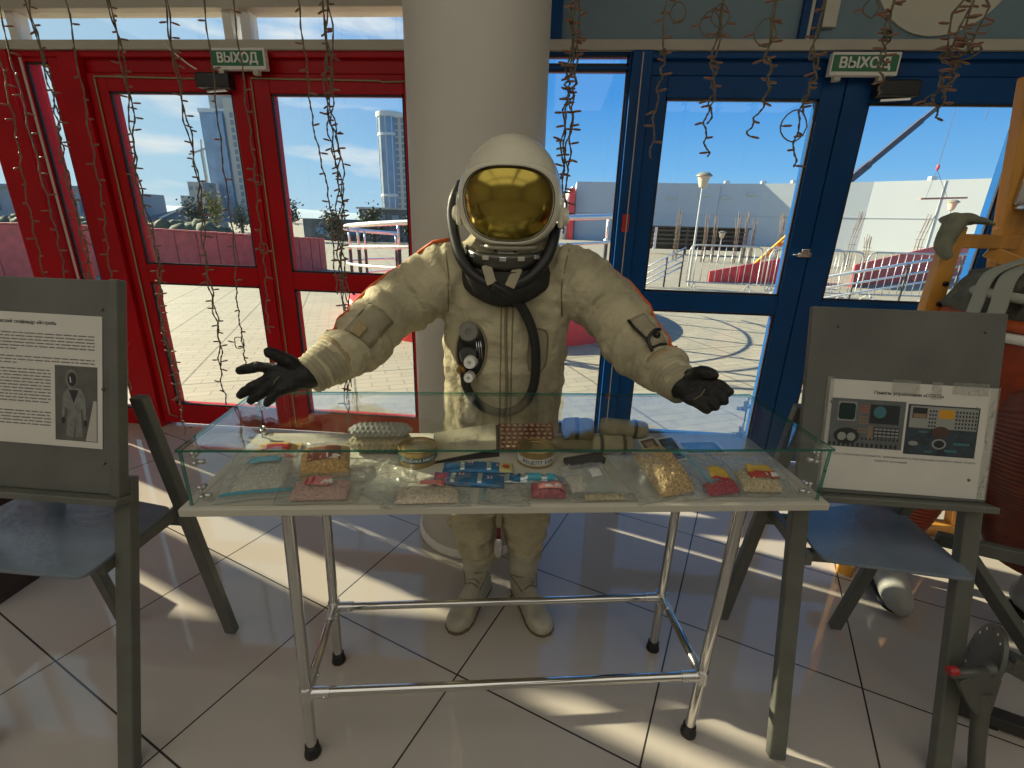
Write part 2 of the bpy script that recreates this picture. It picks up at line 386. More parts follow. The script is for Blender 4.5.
# ------------------------------------------------------------------ fittings on the doors
def exit_sign(x0, x1, z0, z1, label, tilt=0):
    t = thing('exit_sign', label, 'sign', ((x0 + x1) / 2, 2.84, z0), 0, 'exit signs over the doors')
    M().span(x0, x1, 2.826, 2.862, z0, z1).build('sign_box', WHITE, t, bevel=.003)
    h = z1 - z0
    M().span(x0 + .006, x1 - .010, 2.8245, 2.828, z0 + h * .17, z1 - h * .13).build('green_panel', GREEN, t)
    lettering('ВЫХОД', h * .62, WHITE, t, frame4(((x0 + x1) / 2 - .003, 2.8243, z0 + h * .515), (1, 0, 0), (0, 0, 1)), 'lettering', bold=.0020, width=(x1 - x0) * .74)
    for x in (x0 + .03, x1 - .08): M().span(x, x + .03, 2.83, 2.86, z0 - .022, z0).build('clip', BEIGE, t)
exit_sign(-1.912, -1.606, 2.206, 2.308, 'green and white exit sign over the red doors')
exit_sign(1.312, 1.632, 2.192, 2.292, 'green and white exit sign over the blue doors')
def closer(x0, x1, z, label):
    t = thing('door_closer', label, 'door closer', ((x0 + x1) / 2, 2.87, z), 0, 'door closers')
    M().span(x0, x1, 2.83, 2.895, z, z + .075).build('closer_body', BLACK, t, bevel=.008)
    M().bar((x1 - .03, 2.85, z - .008), (x0 + .04, 2.87, z - .012), .018, .008).build('closer_arm', STEEL, t)
    return t
closer(-2.030, -1.835, 2.122, 'black door closer below the exit sign on the red door')
closer(1.565, 1.765, 2.105, 'black door closer below the exit sign on the blue door')
CABLE = mat('beige_cable', (.30, .26, .13), .5)
tag(M().tube([(-2.0, 2.888, 2.176), (-2.675, 2.888, 2.187), (-2.678, 2.888, 2.17), (-2.678, 2.888, .095), (-2.62, 2.888, .08)], .0048, 6).build('cable', CABLE, None, True),
    'thin beige cable running around the left red door leaf', 'cable', 'beige cables on the red doors')
tag(M().tube([(-.86, 2.888, 2.170), (-.99, 2.888, 2.166), (-1.0, 2.886, 2.172), (-1.55, 2.888, 2.178), (-1.735, 2.888, 2.182), (-1.738, 2.888, 2.16), (-1.738, 2.888, .06)], .0045, 6).build('cable', CABLE, None, True),
    'thin beige cable down the meeting edge of the red doors', 'cable', 'beige cables on the red doors')
tag(M().tube([(-2.185, 2.85, 2.335), (-2.15, 2.85, 2.30), (-2.07, 2.85, 2.24), (-2.02, 2.85, 2.212)], .004, 6, smooth=4).build('cable', WHITE, None, True),
    'short white cable dropping to the door closer by the exit sign', 'cable', 'beige cables on the red doors')
REDTAPE = mat('red_tape', (.50, .02, .02), .5)
tag(M().span(.376, .414, 2.8605, 2.8645, 1.425, 1.520).build('tape_strip', REDTAPE), 'small red tape mark on the blue door post', 'tape')
t = thing('door_latch', 'small metal surface latch on the meeting edge of the blue doors', 'latch', (1.40, 2.89, 1.33))
M().span(1.375, 1.445, 2.875, 2.895, 1.318, 1.342).build('latch_plate', STEEL, t, bevel=.003)
M().span(1.388, 1.43, 2.868, 2.895, 1.343, 1.362).build('latch_box', STEEL, t, bevel=.003)
M().tube([(1.345, 2.872, 1.33), (1.445, 2.872, 1.33)], .004, 8).build('latch_bolt', STEEL, t, True)

# ------------------------------------------------------------------ display table and its glass case
TL = Vector((-.081, 1.146, 0)); TA = R(8.3)
TM = Matrix.Translation(TL) @ Matrix.Rotation(TA, 4, 'Z')
def T(x, y, z): return TM @ Vector((x, y, z))
t = thing('display_table', 'long narrow display table with chromed tube legs and a beige top under the glass case', 'table', TL, TA)
M().span(-.767, .769, -.199, .212, .803, .822).build('table_top', BOARDM, t, bevel=.002, local=True)
legs = [(-.562, -.185), (.546, -.172), (-.575, .116), (.540, .128)]
for (x, y), sp_ in zip(legs, (.028, .016, .020, .004)):
    l = M().tube([(x, y, .03), (x + sp_, y, .803)], .0145, 20).build('leg', CHROME, t, 'auto', local=True)
    M().lathe([(.017, 0), (.023, .002), (.0225, .012), (.019, .02), (.019, .036), (.016, .037)], (x, y, 0), seg=20).build('rubber_foot', RUBBER, l, True, local=True)
ZR = .236
for a, b in ((0, 1), (2, 3), (0, 2), (1, 3)):
    kx = (.0086, .0049, .0061, .0012); A = Vector((legs[a][0] + kx[a], legs[a][1], ZR)); B = Vector((legs[b][0] + kx[b], legs[b][1], ZR)); d = (B - A).normalized()
    r = M().tube([A + d * .03, B - d * .03], .0125, 16).build('stretcher', CHROME, t, 'auto', local=True)
    for P, s in ((A, 1), (B, -1)):
        m = M().tube([P + d * s * .012, P + d * s * .062], .0155, 16)
        if a + 1 == b: m.tube([P - Vector((0, 0, .022)), P + Vector((0, 0, .022))], .0185, 18)
        m.ball(P + d * s * .05 + Vector((d.y, -d.x, 0)) * .0165, .0045, 8, 6)
        m.build('coupling', STEEL, r, 'auto', local=True)

c = thing('glass_display_case', 'long low clear glass display case on the beige table top', 'display case', T(0, 0, .822), TA)
Z0, Z1, g = .822, .9665, .005
X, Y = .751, .1895
def sheet(name, x0, x1, y0, y1, z0, z1, thin):
    """one sheet of glass: clear faces, green cut edges"""
    m = M(); m.span(x0, x1, y0, y1, z0, z1); m.mi = [0] * 6
    ax = {'x': (0, 1), 'y': (2, 3), 'z': (4, 5)}[thin]
    for i in range(6): m.mi[i] = 0 if i in ax else 1
    me = m.mesh(name)
    o = put(me, name, [CASETOP if thin == 'z' else CASE, EDGE], c, local=True); o.location = (0, 0, -.822); return o
sheet('top_pane', -X, X, -Y, Y, Z1 - .006, Z1, 'z')
sheet('front_pane', -X + .004, X - .004, -Y + .004, -Y + .009, Z0, Z1 - .0065, 'y')
sheet('back_pane', -X + .004, X - .004, Y - .009, Y - .004, Z0, Z1 - .0065, 'y')
sheet('side_pane', -X + .004, -X + .009, -Y + .0095, Y - .0095, Z0, Z1 - .0065, 'x')
sheet('side_pane', X - .009, X - .004, -Y + .0095, Y - .0095, Z0, Z1 - .0065, 'x')
cl = M()
cl.tube([(0, 0, -.012), (0, 0, .012)], .0035, 10).ball((0, 0, .012), .006, 10, 8).ball((0, 0, -.012), .006, 10, 8)
cl.tube([(.006, 0, -.008), (.022, 0, -.008)], .006, 10).tube([(0, .006, .006), (0, .022, .006)], .006, 10)
clme = cl.mesh('corner_clip'); clme.materials.append(STEEL)
for p in clme.polygons: p.use_smooth = True
for sx in (-1, 1):
    for sy in (-1, 1):
        for z in (Z0 + .026, Z1 - .032):
            o = bpy.data.objects.new('corner_clip', clme); COL.objects.link(o); o.parent = c
            o.matrix_basis = Matrix.Translation((sx * (X - .022), sy * (Y - .022), z - .822)) @ Matrix.Diagonal((-sx, -sy, 1, 1))

# ---- things inside the case (x along the table, y away from the viewer)
BZ = .8225
CLEAR = glass('clear_plastic_film', (.975, .98, .97), 1.6, .11, white=.045, bump=.6, bscale=70)
CLEARB = glass('milky_plastic_film', (.96, .975, .96), 1.6, .13, white=.20, bump=.6, bscale=60)
def rough_fn(seed, amp):
    return lambda x, y: amp * ((1 - abs(noise.noise(Vector((x * 26 + y * 9 + seed, y * 20, seed * .7)))) * 2.6) + .55 * (1 - abs(noise.noise(Vector((x * 60 + seed, y * 55 - x * 25, seed)))) * 2.6))
def pillow(w, d, h, seed=0., crumple=.004, edge=.75, nu=54, nv=42, power=.55, base=0.):
    """flat bag: bulging upper skin over a flat lower skin, with a crumpled rim"""
    f = rough_fn(seed, crumple); m = M()
    def up(u, v):
        a = 2 * u - 1; b = 2 * v - 1
        k = max(0, 1 - abs(a / edge) ** 2.6) * max(0, 1 - abs(b / edge) ** 2.6) if max(abs(a), abs(b)) < edge else 0
        ww = 1 + .035 * noise.noise(Vector((b * 2.3 + seed, seed, 1.3))); dd = 1 + .05 * noise.noise(Vector((a * 2.3 + seed, seed, 5.3)))
        return Vector((a * w / 2 * ww, b * d / 2 * dd, base + .0035 + h * k ** power + max(0, f(a * w / 2, b * d / 2)) * 1.0 + .002))
    def dn(u, v):
        q = up(u, v); return Vector((q.x, q.y, base + min(.0018 + .25 * (q.z - base - .0055) * (1 if h > .02 else 0), .0025)))
    m.grid(up, nu, nv); m.grid(dn, nu, nv)
    rim = [(i, 0) for i in range(nu + 1)] + [(nu, j) for j in range(1, nv + 1)] + [(i, nv) for i in range(nu - 1, -1, -1)] + [(0, j) for j in range(nv - 1, 0, -1)]
    n = (nu + 1) * (nv + 1); idx = [j * (nu + 1) + i for i, j in rim]
    for k in range(len(idx)):
        a, b = idx[k], idx[(k + 1) % len(idx)]; m.f.append([a, b, b + n, a + n]); m.mi.append(0)
    return m, up
def lump(w, d, h, seed, amp=.0025, freq=90, nu=44, nv=34, z0=.003):
    """heap of small stuff lying in a bag"""
    m = M()
    def fn(u, v):
        a = 2 * u - 1; b = 2 * v - 1
        k = max(0, 1 - abs(a) ** 3.2) * max(0, 1 - abs(b) ** 3.2)
        x, y = a * w / 2, b * d / 2
        return Vector((x, y, z0 + (h * k ** .5 + amp * (noise.cell(Vector((x * freq * 3, y * freq * 3, seed))) + noise.noise(Vector((x * freq, y * freq, seed))))) * (k > 0)))
    m.grid(fn, nu, nv); m.grid(lambda u, v: Vector((fn(u, v).x, fn(u, v).y, z0)), nu, nv)
    return m
def label_on(up, cx, cy, w, d, m, parent, W, D, name='label', lift=.0015, n=8):
    """sticker following the bag's upper skin"""
    mm = M()
    def fn(u, v):
        x = cx + (u - .5) * w; y = cy + (v - .5) * d
        q = up(min(1, max(0, x / W + .5)), min(1, max(0, y / D + .5))); return Vector((x, y, q.z + lift))
    mm.grid(fn, n, n); o = mm.build(name, m, parent, True, local=True)
    s = o.modifiers.new('thick', 'SOLIDIFY'); s.thickness = .0006; s.offset = 0
    return o
def flat(name, col, **k): return mat(name, col, k.pop('rough', .45), **k)
LRED = flat('label_red', (.42, .03, .025)); LWHITE = flat('label_white', (.68, .68, .64)); LBLUE = flat('label_blue', (.16, .45, .55))
LBROWN = flat('label_brown', (.22, .045, .03)); LYEL = flat('label_yellow', (.62, .40, .05)); ZIPB = flat('zip_blue', (.05, .38, .52))
LPINK = flat('label_pink', (.62, .22, .20))
FOOD = lambda n, c, v=.5: mat(n, c, .75, vary=v, vscale=160, bump=.8, bscale=240)
CRUMB = FOOD('crumbly_snack', (.78, .50, .18)); GRAIN = FOOD('grain_pellets', (.74, .52, .26), .6); BEIGEF = FOOD('beige_powder', (.74, .62, .46), .3)
PINKF = FOOD('pink_powder', (.72, .45, .38), .3); WHITEF = FOOD('white_flakes', (.72, .68, .58), .3); REDF = FOOD('red_beads', (.50, .07, .10), .5); FLAKE = FOOD('noodle_flakes', (.76, .62, .36), .5)

def packet(name, label, x, y, rz, w, d, h, film, seed, content=None, labels=(), zipc=None, crumple=.004, tilt=0., z=BZ, cat='food packet', power=.55, edge=.75):
    o = thing(name, label, cat, T(x, y, z + math.sin(R(tilt)) * d / 2), TA + R(rz), 'food packets in the glass case')
    o.rotation_euler = (R(tilt), 0, TA + R(rz))
    m, up = pillow(w, d, h, seed, crumple, edge, power=power)
    m.build('bag_film', film, o, True, local=True)
    if content:
        cm, cw, cd, ch, cx, cy = content[:6]; q = lump(cw, cd, ch, seed, *(content[6:] or ()))
        q.v = [v + Vector((cx, cy, 0)) for v in q.v]; q.build('contents', cm, o, True, local=True)
    for (cx, cy, lw, ld, lm) in labels: label_on(up, cx, cy, lw, ld, lm, o, w, d)
    if zipc:
        x0, y0, x1, y1 = zipc; mm = M()
        for off in (0, .005):
            P = []
            for k in range(13):
                u = x0 + (x1 - x0) * k / 12; v = y0 + (y1 - y0) * k / 12
                q = up(min(1, max(0, u / w + .5)), min(1, max(0, v / d + .5))); P.append((u, v + off, q.z + .0015))
            mm.tube(P, .0018, 6)
        mm.build('zip_strip', ZIPB, o, True, local=True)
    return o
packet('food_packet', 'clear zip bag of white flakes with pale blue label at the left end', -.628, -.075, 10, .175, .185, .022, CLEARB, 1.3,
       (WHITEF, .12, .11, .016, 0, .0), [(.0, .030, .075, .024, LBLUE), (.05, .05, .02, .014, LPINK)], (-.08, -.075, .08, -.075), tilt=9)
o = packet('food_packet', 'yellow packet with red print lying behind the left clear bag', -.660, .085, 4, .115, .075, .018, flat('yellow_wrap', (.60, .40, .10), rough=.3), 2.1, None, [(0, -.01, .075, .022, LRED)], crumple=.002)
packet('food_packet', 'packet of golden crumbs with a brown red label', -.492, -.012, 12, .150, .135, .034, CLEAR, 3.7,
       (CRUMB, .122, .105, .034, -.005, -.01, .004, 70), [(-.004, -.006, .082, .044, LBROWN), (.020, -.020, .034, .014, LWHITE)], tilt=17, crumple=.005)
packet('food_packet', 'clear packet of pinkish powder with a red and white label at the front', -.470, -.132, 2, .190, .105, .020, CLEAR, 4.4,
       (PINKF, .13, .065, .014, 0, -.008), [(-.006, .0, .058, .028, LPINK), (-.022, .0, .022, .024, LRED), (.016, -.003, .028, .013, LWHITE)], tilt=10, crumple=.004)
packet('food_packet', 'crumpled empty clear bag between the golden crumbs and the left can', -.345, -.040, -8, .165, .110, .014, CLEAR, 5.9, crumple=.009)
packet('food_packet', 'folded greenish clear sheet leaning across the front left bags', -.325, -.130, -38, .115, .085, .008, CLEARB, 6.2, crumple=.003)
packet('food_packet', 'long clear packet of beige powder with small red label before the left can', -.215, -.146, 2, .205, .110, .018, CLEAR, 7.8,
       (BEIGEF, .15, .06, .015, 0, -.012), [(.01, .004, .058, .020, LPINK), (.03, .005, .014, .015, LRED)], tilt=3, crumple=.006)
packet('food_packet', 'clear zip bag with a blue seal lying in front of the blue packets', -.030, -.152, -4, .125, .090, .010, CLEAR, 8.1, None, (), (-.05, -.03, -.05, .035), crumple=.006)
packet('food_packet', 'red vacuum packed meat strip with a white label at the front', .078, -.150, -2, .105, .062, .022, CLEAR, 9.5,
       (REDF, .085, .045, .021, 0, 0, .002, 60), [(.006, -.002, .066, .020, LPINK), (.004, -.004, .05, .008, LWHITE)], tilt=14, crumple=.005)
packet('food_packet', 'milky clear bag with a square white label right of the red meat', .182, -.108, 14, .120, .100, .018, CLEARB, 10.4,
       (WHITEF, .05, .05, .01, -.03, -.01), [(.018, .0, .030, .026, LWHITE)], tilt=18, crumple=.005)
packet('food_packet', 'flat clear bag of pale flakes at the front edge below the milky bag', .215, -.168, 1, .150, .034, .008, CLEAR, 11.4, (FLAKE, .10, .022, .006, 0, 0), crumple=.003)
packet('food_packet', 'large clear bag of brown grain pellets', .352, -.098, 16, .180, .170, .040, CLEAR, 12.7,
       (GRAIN, .098, .155, .042, .030, 0, .0045, 120), (), tilt=17, crumple=.004)
packet('food_packet', 'clear zip bag of red beads with a yellow label and blue seal', .480, -.085, 8, .175, .180, .020, CLEAR, 13.6,
       (REDF, .085, .040, .018, .03, -.065, .003, 80), [(.035, -.028, .058, .030, LYEL), (.038, -.046, .058, .010, LRED)], (-.045, .085, .0, -.06), tilt=15, crumple=.007)
packet('food_packet', 'clear packet of beige noodles with red and yellow label at the right end', .622, -.098, -3, .165, .150, .022, CLEAR, 14.8,
       (FLAKE, .10, .075, .020, .005, -.02, .003, 60), [(.014, .0, .075, .022, LYEL), (.014, -.020, .075, .022, LRED), (.034, -.020, .032, .012, LWHITE)], tilt=13, crumple=.006)

TIN = mat('gold_tin', (.50, .36, .14), .3, .75, vary=.2, vscale=30)
def can(x, y, r, h, label, band, bandcol, txt, txtcol, rz):
    o = thing('food_can', label, 'can', T(x, y, BZ), TA + R(rz), 'tin cans in the glass case')
    M().lathe([(r * .93, .001), (r * .97, 0), (r, .002), (r, .005), (r * .975, .007), (r * .975, h - .007), (r, h - .005), (r, h - .001), (r * .96, h), (r * .955, h - .003), (r * .80, h - .0035), (r * .78, h - .002), (r * .6, h - .002), (r * .58, h - .0035), (r * .01, h - .0035)], seg=48).build('tin_body', TIN, o, 'auto', local=True)
    M().lathe([(r * .98, h * band[0]), (r * .984, h * band[0] + .0004), (r * .984, h * band[1] - .0004), (r * .98, h * band[1])], seg=48, cap=False).build('paper_band', bandcol, o, True, local=True)
    hh = h * (band[1] - band[0]); cu = lettering(txt, hh * .78, txtcol, None, Matrix.Identity(4), 'lettering', .0002, .0002, width=r * 1.75)
    z = h * (band[0] + band[1]) / 2
    for v in cu.data.vertices:
        a = v.co.x / (r * .99); q = r * .988 + v.co.z; v.co = Vector((q * math.sin(a), -q * math.cos(a), z + v.co.y))
    cu.parent = o
can(-.262, .035, .0535, .046, 'squat gold tin can with a dark green band of letters', (.30, .66), flat('band_green', (.008, .075, .08)), 'ТУШЁНКА МЯСО', LWHITE, 8)
can(.066, .030, .0525, .046, 'squat gold tin can with a white lettered label', (.18, .60), LWHITE, 'РЕЦЕПТ УХИ', INK, 2)
# crocheted pouch
KNIT = mat('grey_knit', (.34, .35, .33), .85, bump=.3, bscale=200); KNITB = mat('beige_knit', (.42, .35, .22), .85, bump=.3, bscale=200)
o = thing('knitted_pouch', 'grey and beige knitted roll lying behind the left can', 'pouch', T(-.374, .098, BZ), TA)
def knit(zc, rx, rz_, m_, nm, L):
    m = M(); rg = []; N, K = 120, 40
    for i in range(N + 1):
        u = i / N; x = (u - .5) * L; k = max(.30, 1 - abs(2 * u - 1) ** 7)
        r_ = []
        for j in range(K):
            a = 2 * PI * j / K; st = .10 * math.sin(u * 2 * PI * 12 + (PI if (j // 4) % 2 else 0)) * abs(math.sin(a * 5)) + .05 * math.sin(a * 10)
            r_.append(Vector((x, math.cos(a) * rx * k * (1 + st), zc + math.sin(a) * rz_ * k * (1 + st))))
        rg.append(r_)
    m.rings(rg); m.build(nm, m_, o, True, local=True)
knit(.024, .040, .0235, KNITB, 'lower_roll', .185); knit(.062, .034, .018, KNIT, 'upper_roll', .178)
# leaning booklet
o = thing('booklet', 'cream paper booklet propped up behind the blue packets', 'booklet', T(-.13, .05, BZ), TA)
P = [T(-.225, .012, BZ + .004), T(-.045, .055, BZ + .022), T(-.045, .155, BZ + .056), T(-.222, .122, BZ + .040)]
nrm = (P[1] - P[0]).cross(P[3] - P[0]).normalized()
CREAM = mat('cream_paper', (.46, .42, .30), .6, vary=.1, vscale=30)
M().extrude(P, nrm * .003).build('page', CREAM, o)
M().extrude([T(-.228, .008, BZ + .001), T(-.035, .052, BZ + .001), T(-.035, .160, BZ + .052), T(-.226, .126, BZ + .034)], nrm * -.001).build('dark_cover', BLACK, o)
m = M()
for i in range(7):
    for j in range(10):
        if random.random() < .75:
            a = .30 + j * .045; b = .30 + i * .06
            q = P[0].lerp(P[1], a).lerp(P[3].lerp(P[2], a), b) + nrm * .0033; m.box(q, (.006, .002, .0006))
m.build('printed_text', INKG, o)
# blue foil packets
FOIL = mat('blue_foil', (.0, .15, .34), .25, .2, vary=.35, vscale=35, vcol=(.0, .07, .20)); SILV = mat('silver_foil', (.50, .58, .62), .25, .7)
def foil(x, y, rz, w, d, label, endc, dotc, flip):
    o = thing('foil_packet', label, 'foil packet', T(x, y, BZ), TA + R(rz), 'blue foil packets in the glass case')
    m, up = pillow(w, d, .011, x * 9, .0008, .97); m.build('foil_body', FOIL, o, True, local=True)
    for k in (-.22, .16): label_on(up, w * k, 0, .012, d * .92, SILV, o, w, d, 'silver_stripe')
    for cx, cy in ((-.02, .006), (w * .3, -.004)):
        q = up(cx / w + .5, cy / d + .5).z + .002; s = M()
        s.prism([(cx + math.cos(a) * (.010 if k % 2 else .004), cy + math.sin(a) * (.008 if k % 2 else .003)) for k in range(8) for a in (k * PI / 4,)], q, q + .0008); s.build('star', LWHITE, o, local=True)
        M().lathe([(.001, q + .0008), (.0035, q + .0008), (.0035, q + .0014), (.001, q + .0014)], (cx, cy, 0), seg=12).build('red_dot', LRED, o, local=True)
    e = -w / 2 + .018 if flip else w / 2 - .018
    label_on(up, e, 0, .036, d, endc, o, w, d, 'end_panel')
    q = up(e / w + .5, .4).z + .0025
    M().lathe([(.001, q), (.010, q), (.010, q + .0008), (.001, q + .0008)], (e, -.006, 0), seg=16).build('fruit_picture', dotc, o, local=True)
foil(-.095, -.022, -3, .185, .052, 'blue foil packet with white stars and a yellow end', flat('end_yellow', (.55, .50, .20)), flat('tomato', (.48, .07, .02)), False)
foil(-.118, -.085, -5, .180, .056, 'blue foil packet with white stars and a purple and white end', flat('end_purple', (.30, .05, .20)), flat('berry', (.55, .08, .10)), True)
o = packet('food_packet', 'narrow blue and white foil strip in front of the right can', .055, -.085, -4, .165, .036, .012, SILV, 15.5, None,
           [(-.055, 0, .028, .03, FOIL), (-.005, 0, .035, .028, ZIPB), (.038, 0, .022, .028, ZIPB)], crumple=.004)
# blister mat
RMAT = mat('rust_cloth', (.20, .040, .015), .8, vary=.3, vscale=60)
o = thing('tablet_sheet', 'rust red sheet studded with rows of pale tablets', 'tablet sheet', T(.045, .115, BZ), TA)
A0, A1, A2 = T(-.035, .070, BZ + .012), T(.130, .070, BZ + .012), T(-.035, .165, BZ + .050)
eu, ev = A1 - A0, A2 - A0; nn = eu.cross(ev).normalized()
M().extrude([A0, A1, A1 + ev, A2], nn * .004).build('sheet', RMAT, o)
M().span(-.03, .03, -.02, .02, .0, .012).build('sheet_foot', RMAT, o, local=True)
tb = M().ball((0, 0, 0), (.0062, .0045, .003), 10, 6).mesh('tablet'); tb.materials.append(CREAM)
for p in tb.polygons: p.use_smooth = True
for i in range(9):
    for j in range(6):
        q = bpy.data.objects.new('tablet', tb); COL.objects.link(q); q.parent = o
        w = A0 + eu * ((i + .5 + .25 * (j % 2)) / 9.4) + ev * ((j + .5) / 6) + nn * .005
        q.location = xf(o).inverted() @ w
# strapped rolls
KH = mat('khaki_cloth', (.235, .195, .12), .85, vary=.25, vscale=30, bump=.3, bscale=70); KH2 = mat('pale_khaki_cloth', (.40, .35, .23), .85, vary=.2, vscale=30, bump=.3, bscale=70)
STRAP = mat('dark_strap', (.030, .022, .014), .6)
def roll(a, b, r, m_, label, bands):
    a = Vector(a); b = Vector(b); d = b - a
    o = thing('rolled_pouch', label, 'pouch', (a + b) / 2 - Vector((0, 0, r)), 0, 'khaki rolled pouches in the glass case')
    P = [a + d * u for u in (0, .03, .1, .3, .5, .7, .9, .97, 1)]
    mm = M().tube(P, [r * k for k in (.5, .85, .98, 1.03, .98, 1.02, .97, .8, .4)], 20, smooth=2)
    for v in mm.v: v += Vector((0, 0, 1)) * .0025 * noise.noise(v * 45)
    mm.build('cloth_roll', m_, o, True)
    for u in bands:
        q = a + d * u; e = d.normalized()
        M().tube([q - e * .006, q - e * .005, q + e * .005, q + e * .006], [r * .9, r * 1.07, r * 1.07, r * .9], 20).build('strap', STRAP, o, True)
roll(T(.150, .115, BZ + .058), T(.245, .105, BZ + .058), .034, KH, 'brown khaki roll with a dark strap behind the right can', (.45,))
roll(T(.262, .118, BZ + .066), T(.405, .100, BZ + .060), .027, KH2, 'pale khaki roll with a dark strap on top of the pile', (.72,))
roll(T(.235, .075, BZ + .028), T(.355, .070, BZ + .028), .027, KH2, 'khaki roll with dark straps under the pale roll', (.2, .75))
o = thing('cloth_bundle', 'brown cloth bundle under the strapped rolls', 'bundle', T(.19, .10, BZ), TA)
m = M().ball((0, 0, .020), (.075, .040, .0205)); 
for v in m.v: v += Vector((0, 0, .004 * noise.noise(v * 40)))
m.build('bundle', KH, o, True, local=True)
o = thing('dark_pouch', 'flat black pouch with a flap in front of the rolls', 'pouch', T(.200, .006, BZ), TA + R(18))
M().span(-.055, .055, -.022, .026, .001, .018).build('pouch_body', BLACK, o, bevel=.005, local=True)
M().span(-.056, .056, -.0235, .004, .016, .020).build('flap', mat('dark_cloth', (.03, .032, .028), .8), o, bevel=.002, local=True)
def card(x, y, rz, w, d, c1, c2, label, ty):
    o = thing('picture_card', label, 'picture card', T(x, y, BZ), TA + R(rz), 'picture cards in the glass case')
    rot = Matrix.Rotation(R(ty), 3, 'X')
    M().box((0, 0, .003 + abs(math.sin(R(ty))) * d / 2), (w, d, .002), rot).build('card', LWHITE, o, local=True)
    n = rot @ Vector((0, 0, .0013)); M().box(Vector((0, 0, .003 + abs(math.sin(R(ty))) * d / 2)) + n, (w * .86, d * .86, .0008), rot).build('picture', c1, o, local=True)
    M().box(Vector((0, 0, .003 + abs(math.sin(R(ty))) * d / 2)) + n * 1.4 + rot @ Vector((0, d * .2, 0)), (w * .5, d * .26, .0008), rot).build('picture_detail', c2, o, local=True)
card(.405, .040, 25, .060, .085, flat('card_brown', (.10, .055, .03)), flat('card_tan', (.35, .28, .2)), 'brown picture card standing behind the grain bag', 32)
card(.462, .050, 20, .060, .085, flat('card_navy', (.012, .022, .05)), flat('card_sky', (.06, .12, .20)), 'dark blue picture card with a white rim behind the grain bag', 30)
card(.575, .095, 2, .130, .070, flat('card_black', (.012, .016, .022)), flat('card_grey', (.05, .06, .07)), 'wide black picture card at the right of the case', 4)

# ------------------------------------------------------------------ the spacesuit on display
SUIT = mat('suit_canvas', (.50, .45, .30), .82, vary=.30, vscale=9, bump=.9, bscale=38, spec=.2)
SUITD = mat('suit_canvas_patch', (.36, .325, .22), .85, vary=.2, vscale=12, bump=.3, bscale=90, spec=.25)
SEAM = mat('suit_seam', (.21, .18, .105), .85)
TAN = mat('tan_patch', (.33, .26, .13), .8)
ORANGE = mat('orange_piping', (.62, .11, .015), .6)
SHELL = mat('helmet_white', (.74, .71, .56), .22, vary=.08, vscale=12, coat=.5)
GOLD = mat('gold_visor', (.40, .31, .065), .17, .95, vary=.3, vscale=5)
LEATHER = mat('black_glove_leather', (.006, .0055, .005), .55, vary=.4, vscale=30, bump=.6, bscale=60, vcol=(.016, .015, .012), spec=.35)
BOOT = mat('boot_leather', (.42, .40, .31), .55, vary=.25, vscale=14, bump=.25, bscale=60)
SOLE = mat('boot_sole', (.13, .10, .055), .7)
HOSE = mat('black_hose', (.010, .010, .009), .42)
ss = thing('spacesuit', 'cream canvas spacesuit with gold visored helmet, arms spread behind the glass case', 'spacesuit', (-.14, 1.5, 0))
b = M()
b.loft([(-.155, 1.54, .66, .165, .115), (-.157, 1.54, .72, .196, .135), (-.156, 1.535, .80, .204, .138), (-.152, 1.525, .90, .203, .135), (-.147, 1.515, 1.02, .203, .135),
        (-.142, 1.51, 1.14, .205, .135), (-.138, 1.508, 1.24, .215, .130), (-.137, 1.508, 1.32, .212, .116), (-.137, 1.505, 1.37, .175, .105), (-.138, 1.50, 1.41, .125, .10), (-.138, 1.49, 1.45, .09, .09)], 36)
AL = [(-.27, 1.505, 1.315), (-.335, 1.495, 1.292), (-.443, 1.45, 1.222), (-.515, 1.37, 1.164), (-.562, 1.275, 1.102), (-.600, 1.215, 1.073), (-.632, 1.172, 1.053)]
AR = [(.0, 1.505, 1.315), (.07, 1.495, 1.285), (.169, 1.45, 1.225), (.233, 1.36, 1.148), (.290, 1.275, 1.104), (.318, 1.215, 1.086), (.338, 1.175, 1.074)]
b.tube(AL, [.098, .102, .098, .086, .083, .070, .050], 24, smooth=5)
b.tube(AR, [.098, .102, .095, .088, .076, .064, .048], 24, smooth=5)
b.tube([(-.250, 1.54, .78), (-.252, 1.54, .66), (-.253, 1.535, .52), (-.252, 1.53, .40), (-.247, 1.54, .30), (-.243, 1.545, .25), (-.241, 1.545, .19)], [.115, .112, .102, .092, .088, .078, .064], 24, smooth=5)
b.tube([(-.062, 1.54, .78), (-.060, 1.54, .66), (-.058, 1.535, .52), (-.056, 1.53, .41), (-.057, 1.54, .31), (-.056, 1.545, .26), (-.055, 1.545, .19)], [.115, .112, .101, .089, .086, .076, .062], 24, smooth=5)
def along(co, pts):
    best = None; s0 = 0
    for i in range(len(pts) - 1):
        a = Vector(pts[i]); c_ = Vector(pts[i + 1]); d = c_ - a; L = d.length; u = max(0, min(1, (co - a).dot(d) / L / L)); q = (a + d * u - co).length
        if best is None or q < best[0]: best = (q, s0 + u * L)
        s0 += L
    return best
